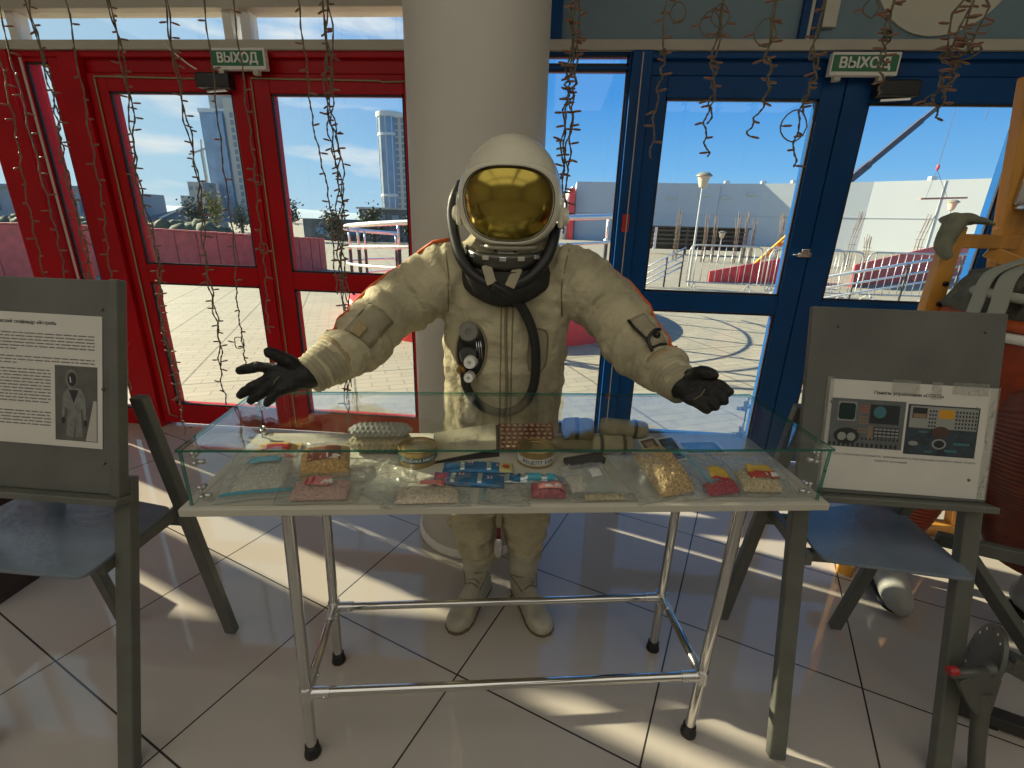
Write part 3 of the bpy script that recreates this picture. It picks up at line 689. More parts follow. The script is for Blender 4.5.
def wrinkle(co, n):
    v = 0
    if co.z < .62:                                                   # slack trouser legs: rings and sags
        k = min(1, (.62 - co.z) / .1)
        v += k * (.024 * noise.noise(Vector((co.x * 7 + co.z * 4, co.y * 7, co.z * 27))) + .014 * noise.noise(Vector((co.x * 15 + 3, co.y * 15, co.z * 60))))
    dl, sl = along(co, AL); dr, sr = along(co, AR)
    d, s_ = (dl, sl) if dl < dr else (dr, sr)
    if d < .135 and (co.x < -.30 or co.x > .03):
        w = noise.noise(Vector((s_ * 26, co.z * 9, co.y * 9))) ; w2 = noise.noise(Vector((s_ * 55 + 9, co.z * 18, co.y * 18)))
        v += .015 * w + .007 * w2 + .006 * noise.ridged_multi_fractal(Vector((s_ * 13, co.z * 6 + co.x * 5, co.y * 6)), 1., 2., 3, 1., 2.) - .006
    else:
        v += .010 * noise.noise(Vector((co.x * 11, co.y * 11, co.z * 7))) + .0055 * noise.noise(Vector((co.x * 27, co.y * 27, co.z * 17)))
        v += .006 * noise.noise(Vector((co.x * 9 + co.z * 14, 2, co.z * 30)))
    return v
bm_ = fuse(b, .0065, 4, wrinkle)
tmp = bmesh.new(); tmp.from_mesh(bm_); TREE = BVHTree.FromBMesh(tmp); tmp.free()
put(bm_, 'suit_body', SUIT, ss, True)
def front(x, z, off=0.):
    h = TREE.ray_cast(Vector((x, .9, z)), Vector((0, 1, 0)))
    return Vector((x, (h[0].y if h[0] else 1.4) - off, z))
def cast(p, d, off=0.):
    d = Vector(d).normalized(); h = TREE.ray_cast(Vector(p), d)
    return (h[0] if h[0] else Vector(p)) - d * off
# zip and seams
M().tube([front(-.128 + .004 * math.sin(z * 9), z, .002) for z in [1.30 - .02 * i for i in range(33)]], .0045, 8).build('zip', SEAM, ss, True)
for dx in (-.018, .016):
    M().tube([front(-.128 + dx, z, .0005) for z in [1.29 - .02 * i for i in range(32)]], .0022, 6).build('seam', SEAM, ss, True)
for sx, x0, x1 in ((-1, -.325, -.318), (1, .045, .036)):              # armhole seams
    M().tube([front(x0 + (x1 - x0) * i / 9 + .012 * sx * math.sin(i / 9 * PI) * -1, 1.385 - i * .022, .0005) for i in range(10)], .0022, 6).build('seam', SEAM, ss, True)
# chest pocket with stitched outline
pk = [(-.062, 1.13), (-.045, 1.155), (-.015, 1.150), (-.004, 1.12), (-.010, 1.03), (-.058, 1.025)]
m = M(); f1 = [front(x, z, .0045) for x, z in pk]; m.extrude(f1, (0, .008, 0)); m.build('pocket', SUITD, ss, bevel=.004)
M().tube([front(x, z, .006) for x, z in pk + pk[:1]], .0018, 6, smooth=3).build('pocket_stitching', SEAM, ss, True)
# orange piping on the shoulder and along the top of the arm
def arm_top(A, s0, n=16, up=(0, -.35, 1)):
    C = catmull(A, 8); out = []
    for i in range(n + 1):
        p = C[min(len(C) - 1, int(s0 * len(C) + (1 - s0 - .16) * len(C) * i / n))]; out.append(cast(p + Vector(up).normalized() * .3, -Vector(up), .0015))
    return out
M().tube(arm_top(AL, .12, up=(-.25, .45, 1)), .0048, 8, smooth=2).build('orange_piping', ORANGE, ss, True)
M().tube(arm_top(AR, .10, up=(.25, .55, 1)), .0045, 8, smooth=2).build('orange_piping', ORANGE, ss, True)
q = [cast((-.315 - .05 * i, 1.46, 1.6), (0, 0, -1), .002) for i in range(3)]
M().tube(q, .006, 8).build('orange_shoulder_tab', ORANGE, ss, True)
M().tube([cast((-.338, 1.2, z), (.25, 1, 0), .0) + Vector((-.012, .03, 0)) for z in (.33, .36, .39, .42)], .005, 8).build('orange_piping', ORANGE, ss, True)
# sleeve pockets, cuffs and forearm strap
def arm_patch(A, s, ang, w, h, mat_, nm, th=.006, rnd=True):
    """flat patch lying on the sleeve: s along the arm, ang turns round it from the viewer's side upwards"""
    C = catmull(A, 12); i = int(s * (len(C) - 1)); p = C[i]; t_ = (C[min(i + 1, len(C) - 1)] - C[i - 1]).normalized()
    v = Vector((0, -1, 0)); v = (v - t_ * v.dot(t_)).normalized(); o_ = Matrix.Rotation(ang, 3, t_) @ v; side = t_.cross(o_)
    mm = M(); n = 6
    def fn(a, b_):
        x = (a - .5) * w; y = (b_ - .5) * h; src = p + t_ * x + side * y
        return cast(src + o_ * .3, -o_, th)
    mm.grid(fn, n, n); ob = mm.build(nm, mat_, ss, True)
    sd = ob.modifiers.new('thick', 'SOLIDIFY'); sd.thickness = .006; sd.offset = -1
    return ob, fn
ob, fn = arm_patch(AL, .60, -.10, .110, .085, SUITD, 'sleeve_pocket', .004)
M().tube([fn(a, b_) for a, b_ in ((0, 0), (.5, 0), (1, 0), (1, .5), (1, 1), (.5, 1), (0, 1), (0, .5), (0, 0))], .0018, 6).build('pocket_stitching', SEAM, ss, True)
arm_patch(AL, .66, .10, .036, .030, TAN, 'tan_patch', .0075)
ob, fn = arm_patch(AR, .60, -.75 , .105, .050, SUITD, 'sleeve_flap', .006)
m = M().tube([fn(a, 1.05) + Vector((0, -.002, .002)) for a in (0, .25, .5, .75, 1)], .0042, 6); m.build('flap_edge', HOSE, ss, True)
m = M().tube([fn(1.0, b_) for b_ in (0, .5, 1)], .003, 6); m.build('flap_edge', HOSE, ss, True)
M().tube([fn(.62, -.1) + Vector((0, -.006, 0)), fn(.66, .4) + Vector((0, -.010, .004)), fn(.80, 1.1) + Vector((.004, -.006, .008)), fn(.95, 1.5) + Vector((.022, -.01, .010))], .0045, 8, smooth=4).build('black_strap', HOSE, ss, True)
k = fn(.80, .42); M().lathe([(.001, .0), (.009, .0), (.009, .004), (.001, .005)], k, (0, -1, .2), 14).build('snap_button', HOSE, ss, True)
for A, rr in ((AL, .066), (AR, .060)):
    C = [Vector(p) for p in A]; d = (C[-1] - C[-3]).normalized(); e = C[-1]
    m = M(); pts = []; rad = []
    for i in range(17):
        pts.append(e - d * (.062 - .0052 * i)); rad.append(rr - .0009 * i + .0022 * math.sin(i * 2.4))
    m.tube(pts, rad, 26, smooth=2); m.build('cuff', SUITD, ss, True)
    M().tube([e - d * .080, e - d * .078, e - d * .066, e - d * .064], [rr * .9, rr * 1.09, rr * 1.07, rr * .9], 26).build('cuff_band', TAN, ss, True)

# gloves: palm and five fingers grown together
def glove(wrist, cuff_in, kn, tips, thumb, side):
    m = M(); w = Vector(wrist)
    for a, (mid, tip), r in zip(kn, tips, (.0140, .0142, .0135, .0122)):
        a = Vector(a); mid = Vector(mid); tip = Vector(tip)
        m.tube([w, w.lerp(a, .55), a], [.030, .024, r * 1.35], 14, smooth=3)
        m.tube([w.lerp(a, .9), a, a.lerp(mid, .6), mid, mid.lerp(tip, .7), tip], [r * 1.25, r * 1.2, r * 1.0, r * 1.06, r * .98, r * .80], 14, smooth=3)
        m.ball(tip, r * .82, 12, 8)
    t = [Vector(p) for p in thumb]; m.tube([w, *t], [.024, .021, .0165, .0150, .0115][:len(t) + 1], 14, smooth=3); m.ball(t[-1], .0118, 12, 8)
    m.tube([Vector(cuff_in), w, w.lerp(Vector(kn[1]), .3)], [.043, .040, .030], 20, smooth=3, sq=.9)
    f = lambda co, n: .0016 * noise.noise(co * 70) + .0008 * noise.noise(co * 160)
    return put(fuse(m, .0028, 3, f), 'glove', LEATHER, ss, True)
g1 = glove((-.652, 1.148, 1.046), (-.622, 1.185, 1.058),
      [(-.716, 1.130, 1.071), (-.722, 1.118, 1.052), (-.712, 1.108, 1.036), (-.694, 1.100, 1.022)],
      [((-.762, 1.121, 1.076), (-.806, 1.112, 1.067)), ((-.768, 1.108, 1.028), (-.806, 1.100, 1.003)), ((-.748, 1.097, 1.010), (-.773, 1.090, .992)), ((-.712, 1.089, 1.005), (-.724, 1.082, .991))],
      [(-.672, 1.142, 1.080), (-.700, 1.124, 1.107), (-.722, 1.114, 1.121)], -1)
M().tube([(-.690, 1.099, 1.062), (-.700, 1.092, 1.050), (-.704, 1.090, 1.040)], .0012, 6).build('stitching', SEAM, g1, True)
g2 = glove((.345, 1.160, 1.074), (.325, 1.195, 1.08),
      [(.386, 1.128, 1.096), (.380, 1.118, 1.081), (.369, 1.110, 1.067), (.354, 1.104, 1.056)],
      [((.412, 1.112, 1.096), (.432, 1.092, 1.086)), ((.406, 1.102, 1.078), (.422, 1.084, 1.066)), ((.391, 1.094, 1.062), (.404, 1.082, 1.051)), ((.372, 1.091, 1.050), (.386, 1.082, 1.040))],
      [(.356, 1.148, 1.102), (.376, 1.126, 1.122), (.396, 1.108, 1.122)], 1)
M().tube([(.352, 1.090, 1.062), (.366, 1.086, 1.075), (.376, 1.092, 1.090)], .0012, 6).build('stitching', SEAM, g2, True)

# boots
def boot(ax, ay, hx, hy, tx, ty):
    a = Vector((ax, ay, .15)); h = Vector((hx, hy, 0)); t_ = Vector((tx, ty, 0)); d = (t_ - h).normalized(); n = Vector((-d.y, d.x, 0)); L = (t_ - h).length
    m = M()
    prof = [(0, .020, .05), (.04, .034, .085), (.14, .038, .12), (.30, .039, .125), (.45, .040, .098), (.60, .046, .076), (.74, .052, .062), (.86, .049, .054), (.95, .036, .045), (1., .014, .030)]
    rg = []
    for u, w, z in prof:
        c_ = h + d * L * u; rg.append([c_ + n * (w * math.copysign(abs(math.cos(p)) ** .7, math.cos(p))) + Vector((0, 0, .010 + max(0, (z - .010) * max(0, math.sin(p)) ** .85))) for k in range(24) for p in (2 * PI * k / 24,)])
    m.rings(rg)
    m.tube([(ax, ay, .06), (ax, ay, .12), (ax, ay - .002, .19), (ax, ay - .004, .27)], [.050, .054, .062, .066], 24, smooth=4)
    f = lambda co, nn_: .003 * noise.noise(Vector((co.x * 20, co.y * 20, co.z * 45))) * (1 if co.z > .06 else .4)
    o = put(fuse(m, .005, 3, f), 'boot', BOOT, ss, True)
    s = M(); ol = []
    for u, w, z in prof: ol.append(h + d * (L * u * 1.0) + n * (w + .0005))
    for u, w, z in prof[::-1]: ol.append(h + d * (L * u) - n * (w + .0005))
    ol[len(prof) - 1] += d * .002; ol[len(prof)] += d * .002
    s.prism([(v.x, v.y) for v in ol], 0, .012); s.build('sole', SOLE, o, bevel=.003)
    lace = M()
    for k in range(4):
        u = .30 + .045 * k; c_ = h + d * L * u; z = .132 - k * .010
        lace.tube([c_ - n * .024 + Vector((0, 0, z - .008)), c_ + Vector((0, 0, z + .004)), c_ + n * .024 + Vector((0, 0, z - .008))], .0028, 6, smooth=3)
    lace.build('lacing', SEAM, o, True)
    M().tube([h + d * L * .36 - n * .030 + Vector((0, 0, .07)), h + d * L * .42 - n * .034 + Vector((0, 0, .09)), (ax - n.x * .052, ay - n.y * .052 - .02, .14), (ax, ay - .060, .150), (ax + n.x * .052, ay + n.y * .052 - .02, .14), h + d * L * .42 + n * .034 + Vector((0, 0, .09)), h + d * L * .36 + n * .030 + Vector((0, 0, .07))], .0022, 6, smooth=4).build('seam', SEAM, o, True)
boot(-.241, 1.548, -.212, 1.600, -.302, 1.330)
boot(-.055, 1.548, -.082, 1.600, .050, 1.360)

# helmet
HC = Vector((-.133, 1.462, 1.527)); HR = (.146, .165, .162)
hm = M()
prof = []
rg = []
for j in range(25):
    a = -1.15 + (PI / 2 + 1.15) * j / 24; ca = max(math.cos(a), .003)
    rg.append([HC + Vector((HR[0] * ca * math.cos(p), HR[1] * ca * math.sin(p) , HR[2] * math.sin(a))) for k in range(44) for p in (2 * PI * k / 44,)])
hm.rings(rg); helmet = hm.build('helmet', SHELL, ss, True)
def on(az, el, k):      # point on the helmet: az from the front to the right, el upwards
    return HC + Vector((HR[0] * k * math.sin(az) * math.cos(el), -HR[1] * k * math.cos(az) * math.cos(el), HR[2] * k * math.sin(el)))
VA, VB, VE = .97, .595, -.21
def vis(r, th, k):
    cx, cy = math.cos(th), math.sin(th); n_ = 2.7; sq = (abs(cx) ** n_ + abs(cy) ** n_) ** (-1 / n_)
    return on(.03 + VA * r * cx * sq, VE + VB * r * cy * sq, k)
v = M(); rg = [[vis(.004 + .996 * i / 14, 2 * PI * k / 64, 1.035) for k in range(64)] for i in range(15)]
v.rings(rg, True); v.build('visor', GOLD, helmet, True)
fr = M(); rg = []
def side_w(p): return abs(math.cos(p)) ** 2.5 + .45 * max(0, -math.sin(p)) * abs(math.cos(p))   # the frame is broad at the cheeks, thin on top
for r_, k_ in ((.985, 1.03), (1.0, 1.066), (1.05, 1.078), (1.14, 1.076), (1.20, 1.05), (1.21, .985)):
    rg.append([vis(1 + (r_ - 1) * (.55 + 1.25 * side_w(2 * PI * k / 64)), 2 * PI * k / 64, k_) for k in range(64)])
fr.rings(rg, False); fr.build('visor_frame', SHELL, helmet, True)
M().tube([vis(.992, 2 * PI * k / 64, 1.050) for k in range(64)], .0016, 6, closed=True).build('visor_seal', BLACK, helmet, True)
for s in (-1, 1):      # side hinges
    p = on(s * 1.48, -.26, 1.04)
    m = M().box(p, (.016, .075, .085)).lathe([(.001, .012), (.024, .012), (.026, 0), (.026, -.012)], p + Vector((s * .012, .005, -.01)), (s, 0, 0), 20)
    m.build('visor_hinge', SHELL, helmet, bevel=.008)
    M().span(p.x - .010, p.x + .010, p.y - .02, p.y + .02, p.z + .028, p.z + .050).build('hinge_clip', mat('brass_clip', (.35, .26, .10), .4, .7), helmet, bevel=.003)
m = M()                # chin piece below the visor
def chin(u, v_):
    az = (u - .5) * 2.3; el = -.92 - .42 * v_; q = on(az, el, 1.03); return q
m.grid(chin, 24, 6); o = m.build('chin_guard', SHELL, helmet, True); sd = o.modifiers.new('t', 'SOLIDIFY'); sd.thickness = .008
for az, el in ((-.42, -1.02), (.30, -1.05)):
    M().ball(on(az, el, 1.05), .0075, 10, 8).build('vent_plug', BLACK, helmet, True)
M().box(on(.02, -1.10, 1.055), (.055, .010, .016)).box(on(.02, -1.16, 1.06), (.018, .012, .024)).build('chin_latch', STEEL, helmet, bevel=.003)
# neck ring, collar and hoses
nk = M(); 
def ringpts(rx, ry, z0, tilt, n=40, cy=1.452): return [(-.139 + rx * math.cos(p), cy + ry * math.sin(p), z0 + tilt * math.sin(p)) for k in range(n) for p in (2 * PI * k / n,)]
nk.rings([ringpts(.100, .100, 1.385, .02), ringpts(.124, .122, 1.392, .02), ringpts(.128, .126, 1.378, .02), ringpts(.124, .122, 1.362, .02), ringpts(.118, .116, 1.345, .02), ringpts(.09, .09, 1.335, .02)], False)
nk.build('neck_ring', mat('dark_metal_ring', (.10, .10, .085), .35, .8), ss, True)
for k in range(7):
    a = PI * 1.12 + k * PI * .76 / 6
    M().box((-.139 + .126 * math.cos(a), 1.452 + .124 * math.sin(a), 1.378 + .02 * math.sin(a)), (.020, .010, .012), Matrix.Rotation(a + PI / 2, 3, 'Z')).build('ring_latch', STEEL if k % 2 else BEIGE, ss, bevel=.002)
cf = M(); cf.rings([ringpts(.122, .118, 1.352, .03), ringpts(.140, .132, 1.330, .045), ringpts(.135, .122, 1.295, .06), ringpts(.10, .09, 1.27, .05)], False)
for vv in cf.v: vv += Vector((0, -.006 * noise.noise(vv * 30), .004 * noise.noise(vv * 40)))
cf.build('collar', mat('dark_collar_cloth', (.022, .021, .016), .8, bump=.4, bscale=50), ss, True)
for x, z in ((-.188, 1.318), (-.098, 1.312)):
    M().bar((x, 1.345, z + .022), (x + .02 * (1 if x < -.14 else -1), 1.318, z - .028), .028, .004, (0, -1, 0)).build('collar_strap', SUITD, ss, bevel=.002)
HP = [(-.285, 1.50, 1.560), (-.302, 1.475, 1.520), (-.307, 1.455, 1.470), (-.292, 1.425, 1.405), (-.262, 1.385, 1.345), (-.210, 1.350, 1.300), (-.145, 1.338, 1.283), (-.080, 1.345, 1.298), (-.030, 1.370, 1.345), (-.006, 1.405, 1.400), (.000, 1.455, 1.445)]
M().tube(HP, .0165, 14, smooth=6).build('collar_hose', HOSE, ss, True)
hp = []
for x, z in ((-.168, 1.288), (-.128, 1.262), (-.086, 1.222), (-.056, 1.165), (-.040, 1.10), (-.036, 1.03), (-.044, .965), (-.075, .912), (-.125, .885), (-.180, .892), (-.222, .920), (-.250, .965), (-.258, 1.01)):
    q = front(x, z, .016); q.y = min(q.y, 1.362 if z > 1.2 else 1.37); hp.append(q)
hp[0].y = 1.322; hp[1].y = 1.335; hp[-1].y += .012
M().tube(hp, .0148, 14, smooth=6).build('chest_hose', HOSE, ss, True)
# valve recess
vp = M(); oc = Vector((-.240, 0, 1.072)); rg = []
for r_, of in ((1.0, .001), (.96, .0065), (.5, .0065), (.02, .0065)):
    rg.append([front(oc.x + .045 * r_ * math.cos(p) + .008 * math.sin(p), oc.z + .085 * r_ * math.sin(p), of) for k in range(30) for p in (2 * PI * k / 30,)])
vp.rings(rg, False); vpo = vp.build('valve_panel', BLACK, ss, True)
M().tube([front(oc.x + .049 * math.cos(p) + .008 * math.sin(p), oc.z + .090 * math.sin(p), .003) for k in range(30) for p in (2 * PI * k / 30,)], .004, 6, closed=True).build('panel_rim', SEAM, vpo, True)
def valve(x, z, r, h, nm, m_):
    q = front(x, z, .004); M().lathe([(r * .9, 0), (r, .004), (r, h * .6), (r * .86, h), (r * .3, h), (r * .28, h * .8), (.001, h * .8)], q, (0, -1, .12), 24).build(nm, m_, vpo, 'auto')
valve(-.244, 1.138, .0310, .018, 'round_valve', mat('grey_valve', (.20, .19, .16), .5)); valve(-.236, 1.045, .0205, .046, 'valve_knob', WHITE); valve(-.240, .996, .0165, .048, 'valve_knob', WHITE)
valve(-.244, 1.064, .029, .020, 'toothed_ring', mat('dark_steel', (.10, .10, .095), .35, .8)); valve(-.268, 1.012, .0155, .036, 'brass_fitting', mat('brass', (.34, .20, .05), .35, .6))
for dx in (0, .007, .014): M().tube([front(-.222 + dx, 1.11, .009), front(-.216 + dx, 1.055, .010)], .0016, 6).build('thin_tube', STEEL, vpo, True)
# connector hanging between the legs
cx = M().tube([(-.150, 1.470, .56), (-.149, 1.462, .46), (-.148, 1.462, .395)], .012, 12, smooth=3); k_ = cx.build('hanging_hose', SUITD, ss, True)
M().tube([(-.148, 1.462, .400), (-.148, 1.462, .345)], .0075, 10).build('red_rod', mat('dark_red', (.16, .012, .012), .5), k_, True)
M().lathe([(.011, .345), (.018, .335), (.0185, .285), (.015, .276), (.015, .270), (.006, .268), (.005, .258)], (-.148, 1.462, 0), (0, 0, 1), 18).build('plug', STEEL, k_, 'auto')

# ------------------------------------------------------------------ the two grey wooden display stands
def stand(x0, x1, yf, yr, slope, zb, zt, label, shelf, zs, boardx, brace):
    """front posts lean back from (yf, 0); board between zb and zt; rear legs from (yr, 0)"""
    t = thing('display_stand', label, 'display stand', ((x0 + x1) / 2, (yf + yr) / 2, 0), 0, 'grey wooden display stands')
    Yz = lambda z: yf + slope * z
    for x in (x0, x1):
        M().bar((x, Yz(.003), .003), (x, Yz(zb + .04), zb + .04), .046, .030, (0, -1, slope)).build('front_leg', GREY, t, bevel=.004)
    for x in (x0 + .012, x1 - .012):
        M().bar((x, yr, .012), (x, Yz(.98) + .055, .98), .040, .028, (0, 1, .3)).build('rear_leg', GREY, t, bevel=.004)
    a, b = boardx; n = Vector((0, -1, slope)).normalized(); up = Vector((0, slope, 1)).normalized()
    c_ = Vector(((a + b) / 2, Yz((zb + zt) / 2), (zb + zt) / 2)) + n * .024
    rot = Matrix((Vector((1, 0, 0)), -n, up)).transposed(); h = (zt - zb) / up.z
    bd = M().box(c_, (b - a, .016, h), rot).build('board', GREYB, t, bevel=.003)
    for x in (a + .011, b - .011) if brace else (): M().box(Vector((x, c_.y, c_.z)) + n * .006, (.024, .030, h + .004), rot).build('edge_batten', GREY, t, bevel=.004)
    M().box(c_ - up * (h / 2 + .010) + n * .014, (b - a + .02, .052, .018), rot).build('ledge', GREY, t, bevel=.003)
    s = M()
    for x in (a + .07, b - .05):
        for z in (-.19, 0, .2): s.ball(c_ + Vector((x - c_.x, 0, 0)) + up * z + n * .009, .0045, 8, 6)
    s.build('screw', GREY, bd, True)
    # shelf with rounded corner
    P = [Vector(q) for q in shelf]; rr = []
    for i in range(len(P)):
        p = P[i]; u = (P[i - 1] - p).normalized(); w = (P[(i + 1) % len(P)] - p).normalized(); rad = .05 if i in (0, 3) else .03
        for k in range(6):
            q = k / 5; aa = p + u * rad; bb = p + w * rad; rr.append(tuple((aa * (1 - q) ** 2 + p * 2 * q * (1 - q) + bb * q * q)))
    M().prism(rr, zs, zs + .010).build('shelf', SEATM, t, bevel=.002)
    xa, xb = min(p.x for p in P) + .03, max(p.x for p in P) - .03; ya = min(p.y for p in P) + .06; yb = max(p.y for p in P) - .05
    for x in (x0 + .035, x1 - .035): M().bar((x, ya, zs - .018), (x, yb, zs - .018), .022, .034).build('shelf_rail', GREY, t, bevel=.003)
    M().bar((x0 + .02, Yz(zs - .03) + .04, zs - .03), (x1 - .02, Yz(zs - .03) + .04, zs - .03), .022, .034).build('cross_rail', GREY, t, bevel=.003)
    M().bar((x0 + .01, (Yz(.50) + yr) / 2 + .1, .53), (x1 - .01, (Yz(.50) + yr) / 2 + .1, .53), .022, .036).build('cross_rail', GREY, t, bevel=.003)
    return t, c_, n, up, h
lt, lc, ln, lu, lh = stand(-1.535, -1.088, .79, 1.245, .262, .755, 1.283, 'grey wooden stand at the left with a text sheet on its board',
      [(-1.62, .842), (-1.105, .838), (-1.115, 1.14), (-1.62, 1.215)], .595, (-1.58, -1.066), 1)
rt, rc, rn, ru, rh = stand(.722, 1.168, 1.012, 1.520, .262, .775, 1.258, 'grey wooden stand at the right with a sheet of two instrument panel photos',
      [(.772, 1.128), (1.148, 1.095), (1.165, 1.475), (.79, 1.36)], .598, (.692, 1.176), 0)
# ---- sheets of paper
class Sheet:
    def __init__(s, name, label, cat, c_, n, up, u0, u1, v0, v1, skew=0., wav=0.):
        s.c, s.n, s.up = c_ + n * .0088, n, up; s.x = Vector((1, 0, skew)).normalized(); s.x = (s.x - n * s.x.dot(n)).normalized(); s.y = n.cross(s.x)
        s.o = thing(name, label, cat, s.P(u0, v0))
        m = M().extrude([s.P(u0, v0, .0), s.P(u1, v0, .0), s.P(u1, v1, .0), s.P(u0, v1, .0)], n * .0012); m.build('paper', PAPER, s.o)
    def P(s, u, v, k=0.): return s.c + s.x * u + s.y * v + s.n * k
    def quad(s, m, u0, u1, v0, v1, k=.0012, th=.0003): m.extrude([s.P(u0, v0, k), s.P(u1, v0, k), s.P(u1, v1, k), s.P(u0, v1, k)], s.n * th); return m
    def disc(s, m, u, v, ru, rv, k=.0012, th=.0003, n=24):
        m.extrude([s.P(u + ru * math.cos(2 * PI * i / n), v + rv * math.sin(2 * PI * i / n), k) for i in range(n)], s.n * th); return m
    def poly(s, m, pts, k=.0012, th=.0003): m.extrude([s.P(u, v, k) for u, v in pts], s.n * th); return m
    def text(s, body, size, u, v, m, width=None, bold=0., name='lettering'):
        return lettering(body, size, m, s.o, frame4(s.P(u, v, .0014), s.x, s.y), name, .0002, bold, width=width)
S = Sheet('information_sheet', 'white printed sheet about a spacesuit stuck on the left stand', 'information sheet', lc, ln, lu, -.225, .205, -.152, .184, -.012)
S.text('Космический скафандр «Ястреб»', .0125, -.02, .160, INK, bold=.0002)
rnd = random.Random(3)
m = M()
def lines(u0, u1, v, n, step):
    for k in range(n):
        u = u0; e = u1 if k < n - 1 else u0 + (u1 - u0) * .45
        while u < e - .004:
            w = min(rnd.uniform(.008, .030), e - u); S.quad(m, u, u + w, v - .0016, v + .0016); u += w + .0035
        v -= step
lines(-.205, .185, .132, 6, .0082); lines(-.205, .185, .072, 3, .0082); lines(-.205, .064, .040, 12, .0082); lines(-.205, .064, -.068, 6, .0082)
m.build('printed_text', INKG, S.o)
FU = lambda P_: [(.128 + (u - .066) * .78, -.126 + (v + .154) * 1.10) for u, v in P_]
q = S.quad(M(), .076, .192, -.136, .056); pic = q.build('photo', mat('photo_grey', (.10, .105, .09), .45, vary=.3, vscale=25), S.o)
g_ = M(); S.poly(g_, FU([(.038, -.150), (.045, -.09), (.035, -.085), (.030, -.112), (.022, -.112), (.028, -.055), (.046, -.040), (.070, -.038), (.092, -.042), (.106, -.060), (.110, -.115), (.100, -.118), (.096, -.088), (.090, -.088), (.096, -.152), (.072, -.154), (.070, -.11), (.064, -.154)]), .0016)
S.disc(g_, *FU([(.058, -.018)])[0], .017, .024, .0016); g_.build('photo_suit', mat('photo_suit_grey', (.19, .20, .18), .45, vary=.35, vscale=60), pic)
BLP = mat('photo_black', (.025, .025, .028), .45)
g_ = M(); S.disc(g_, *FU([(.060, -.020)])[0], .012, .018, .0020); g_.build('photo_visor', BLP, pic)
g_ = M(); S.poly(g_, FU([(.048, -.044), (.082, -.044), (.066, -.075)]), .0020); g_.build('photo_collar', BLP, pic)
for q_ in ((.028, -.116), (.106, -.120)):
    g_ = M(); S.disc(g_, *FU([q_])[0], .005, .009, .002); g_.build('photo_glove', BLP, pic)
S.poly(M(), [(.160, -.134), (.190, -.134), (.190, -.03), (.182, -.03)], .0016).build('photo_light_edge', mat('photo_pale', (.42, .40, .36), .45), pic)
S.poly(M(), FU([(.052, -.014), (.056, -.014), (.058, -.026), (.055, -.028)]), .0024).build('photo_glint', PAPER, pic)
S = Sheet('information_sheet', 'white sheet with two instrument panel photos taped on the right stand', 'information sheet', rc + Vector((.024, 0, 0)), rn, ru, -.205, .214, -.238, .058, -.012)
S.text('Панель управления «СОЮЗ»', .0125, -.005, .028, INK, bold=.0002)
S.text('Пульт управления космонавта, применявшийся в пилотируемых кораблях серии «Союз»', .0088, 0, -.142, INKG, width=.36)
S.text('первого поколения', .0088, -.03, -.154, INKG)
DG = mat('panel_photo_grey', (.115, .125, .125), .4, vary=.2, vscale=30); DK = mat('panel_photo_dark', (.018, .022, .026), .4); TEAL = mat('panel_teal', (.05, .16, .18), .3)
OR = mat('panel_orange', (.32, .10, .05), .4); TN = mat('panel_tan', (.22, .15, .09), .4); AMB = mat('panel_amber', (.55, .27, .02), .4); LG = mat('panel_light', (.26, .27, .25), .4); BGN = mat('panel_blue_grey', (.035, .055, .07), .4, vary=.5, vscale=50)
p1 = S.quad(M(), -.196, -.008, -.122, .008).build('panel_photo', DG, S.o)
def pq(parent, m_, nm, *rects, k=.0016, **kw):
    mm = M()
    for r_ in rects: S.quad(mm, *r_, k=k)
    return mm.build(nm, m_, parent)
pq(p1, DK, 'dark_panel', (-.096, -.022, -.055, -.004)); pq(p1, LG, 'screen_rim', (-.178, -.132, -.052, .000))
m = M(); S.poly(m, [(-.172, -.048), (-.138, -.048), (-.134, -.042), (-.134, -.010), (-.138, -.004), (-.172, -.004), (-.176, -.010), (-.176, -.042)], .0022); m.build('screen', mat('panel_screen', (.012, .03, .028), .25), p1)
pq(p1, OR, 'button_block', *[(-.122 + .008 * i, -.116 + .008 * i, -.012 - .008 * j, -.007 - .008 * j) for i in range(3) for j in range(3)])
pq(p1, TN, 'button_block', *[(-.122 + .008 * i, -.116 + .008 * i, -.042 - .008 * j, -.037 - .008 * j) for i in range(3) for j in range(6) if j != 3])
m = M(); S.disc(m, -.072, -.024, .016, .016, .0022); m.build('globe', TEAL, p1)
pq(p1, TN, 'orange_strip', (-.097, -.086, -.098, -.062)); pq(p1, DK, 'key_field', (-.082, -.018, -.092, -.064)); pq(p1, LG, 'key_rows', *[(-.080 + .0105 * i, -.072 + .0105 * i, -.072 - .009 * j, -.067 - .009 * j) for i in range(6) for j in range(3)], k=.0020)
m = M(); S.disc(m, -.150, -.092, .033, .022, .0016); m.build('dial_hood', DK, p1)
m = M(); S.disc(m, -.162, -.094, .011, .011, .002); S.disc(m, -.138, -.094, .011, .011, .002); m.build('dial', LG, p1)
pq(p1, DK, 'toggle_row', *[(-.112 + .010 * i, -.107 + .010 * i, -.100, -.094) for i in range(10)], *[(-.194 + .012 * i, -.188 + .012 * i, -.120, -.110) for i in range(15)])
p2 = S.quad(M(), -.002, .176, -.130, .004).build('panel_photo', BGN, S.o)
pq(p2, LG, 'console', (.004, .172, -.058, .000)); pq(p2, DK, 'screen', (.010, .046, -.032, -.004), k=.002); pq(p2, TN, 'screen_glow', (.012, .044, -.031, -.020), k=.0024); pq(p2, AMB, 'amber_screen', (.076, .114, -.030, -.006), k=.002)
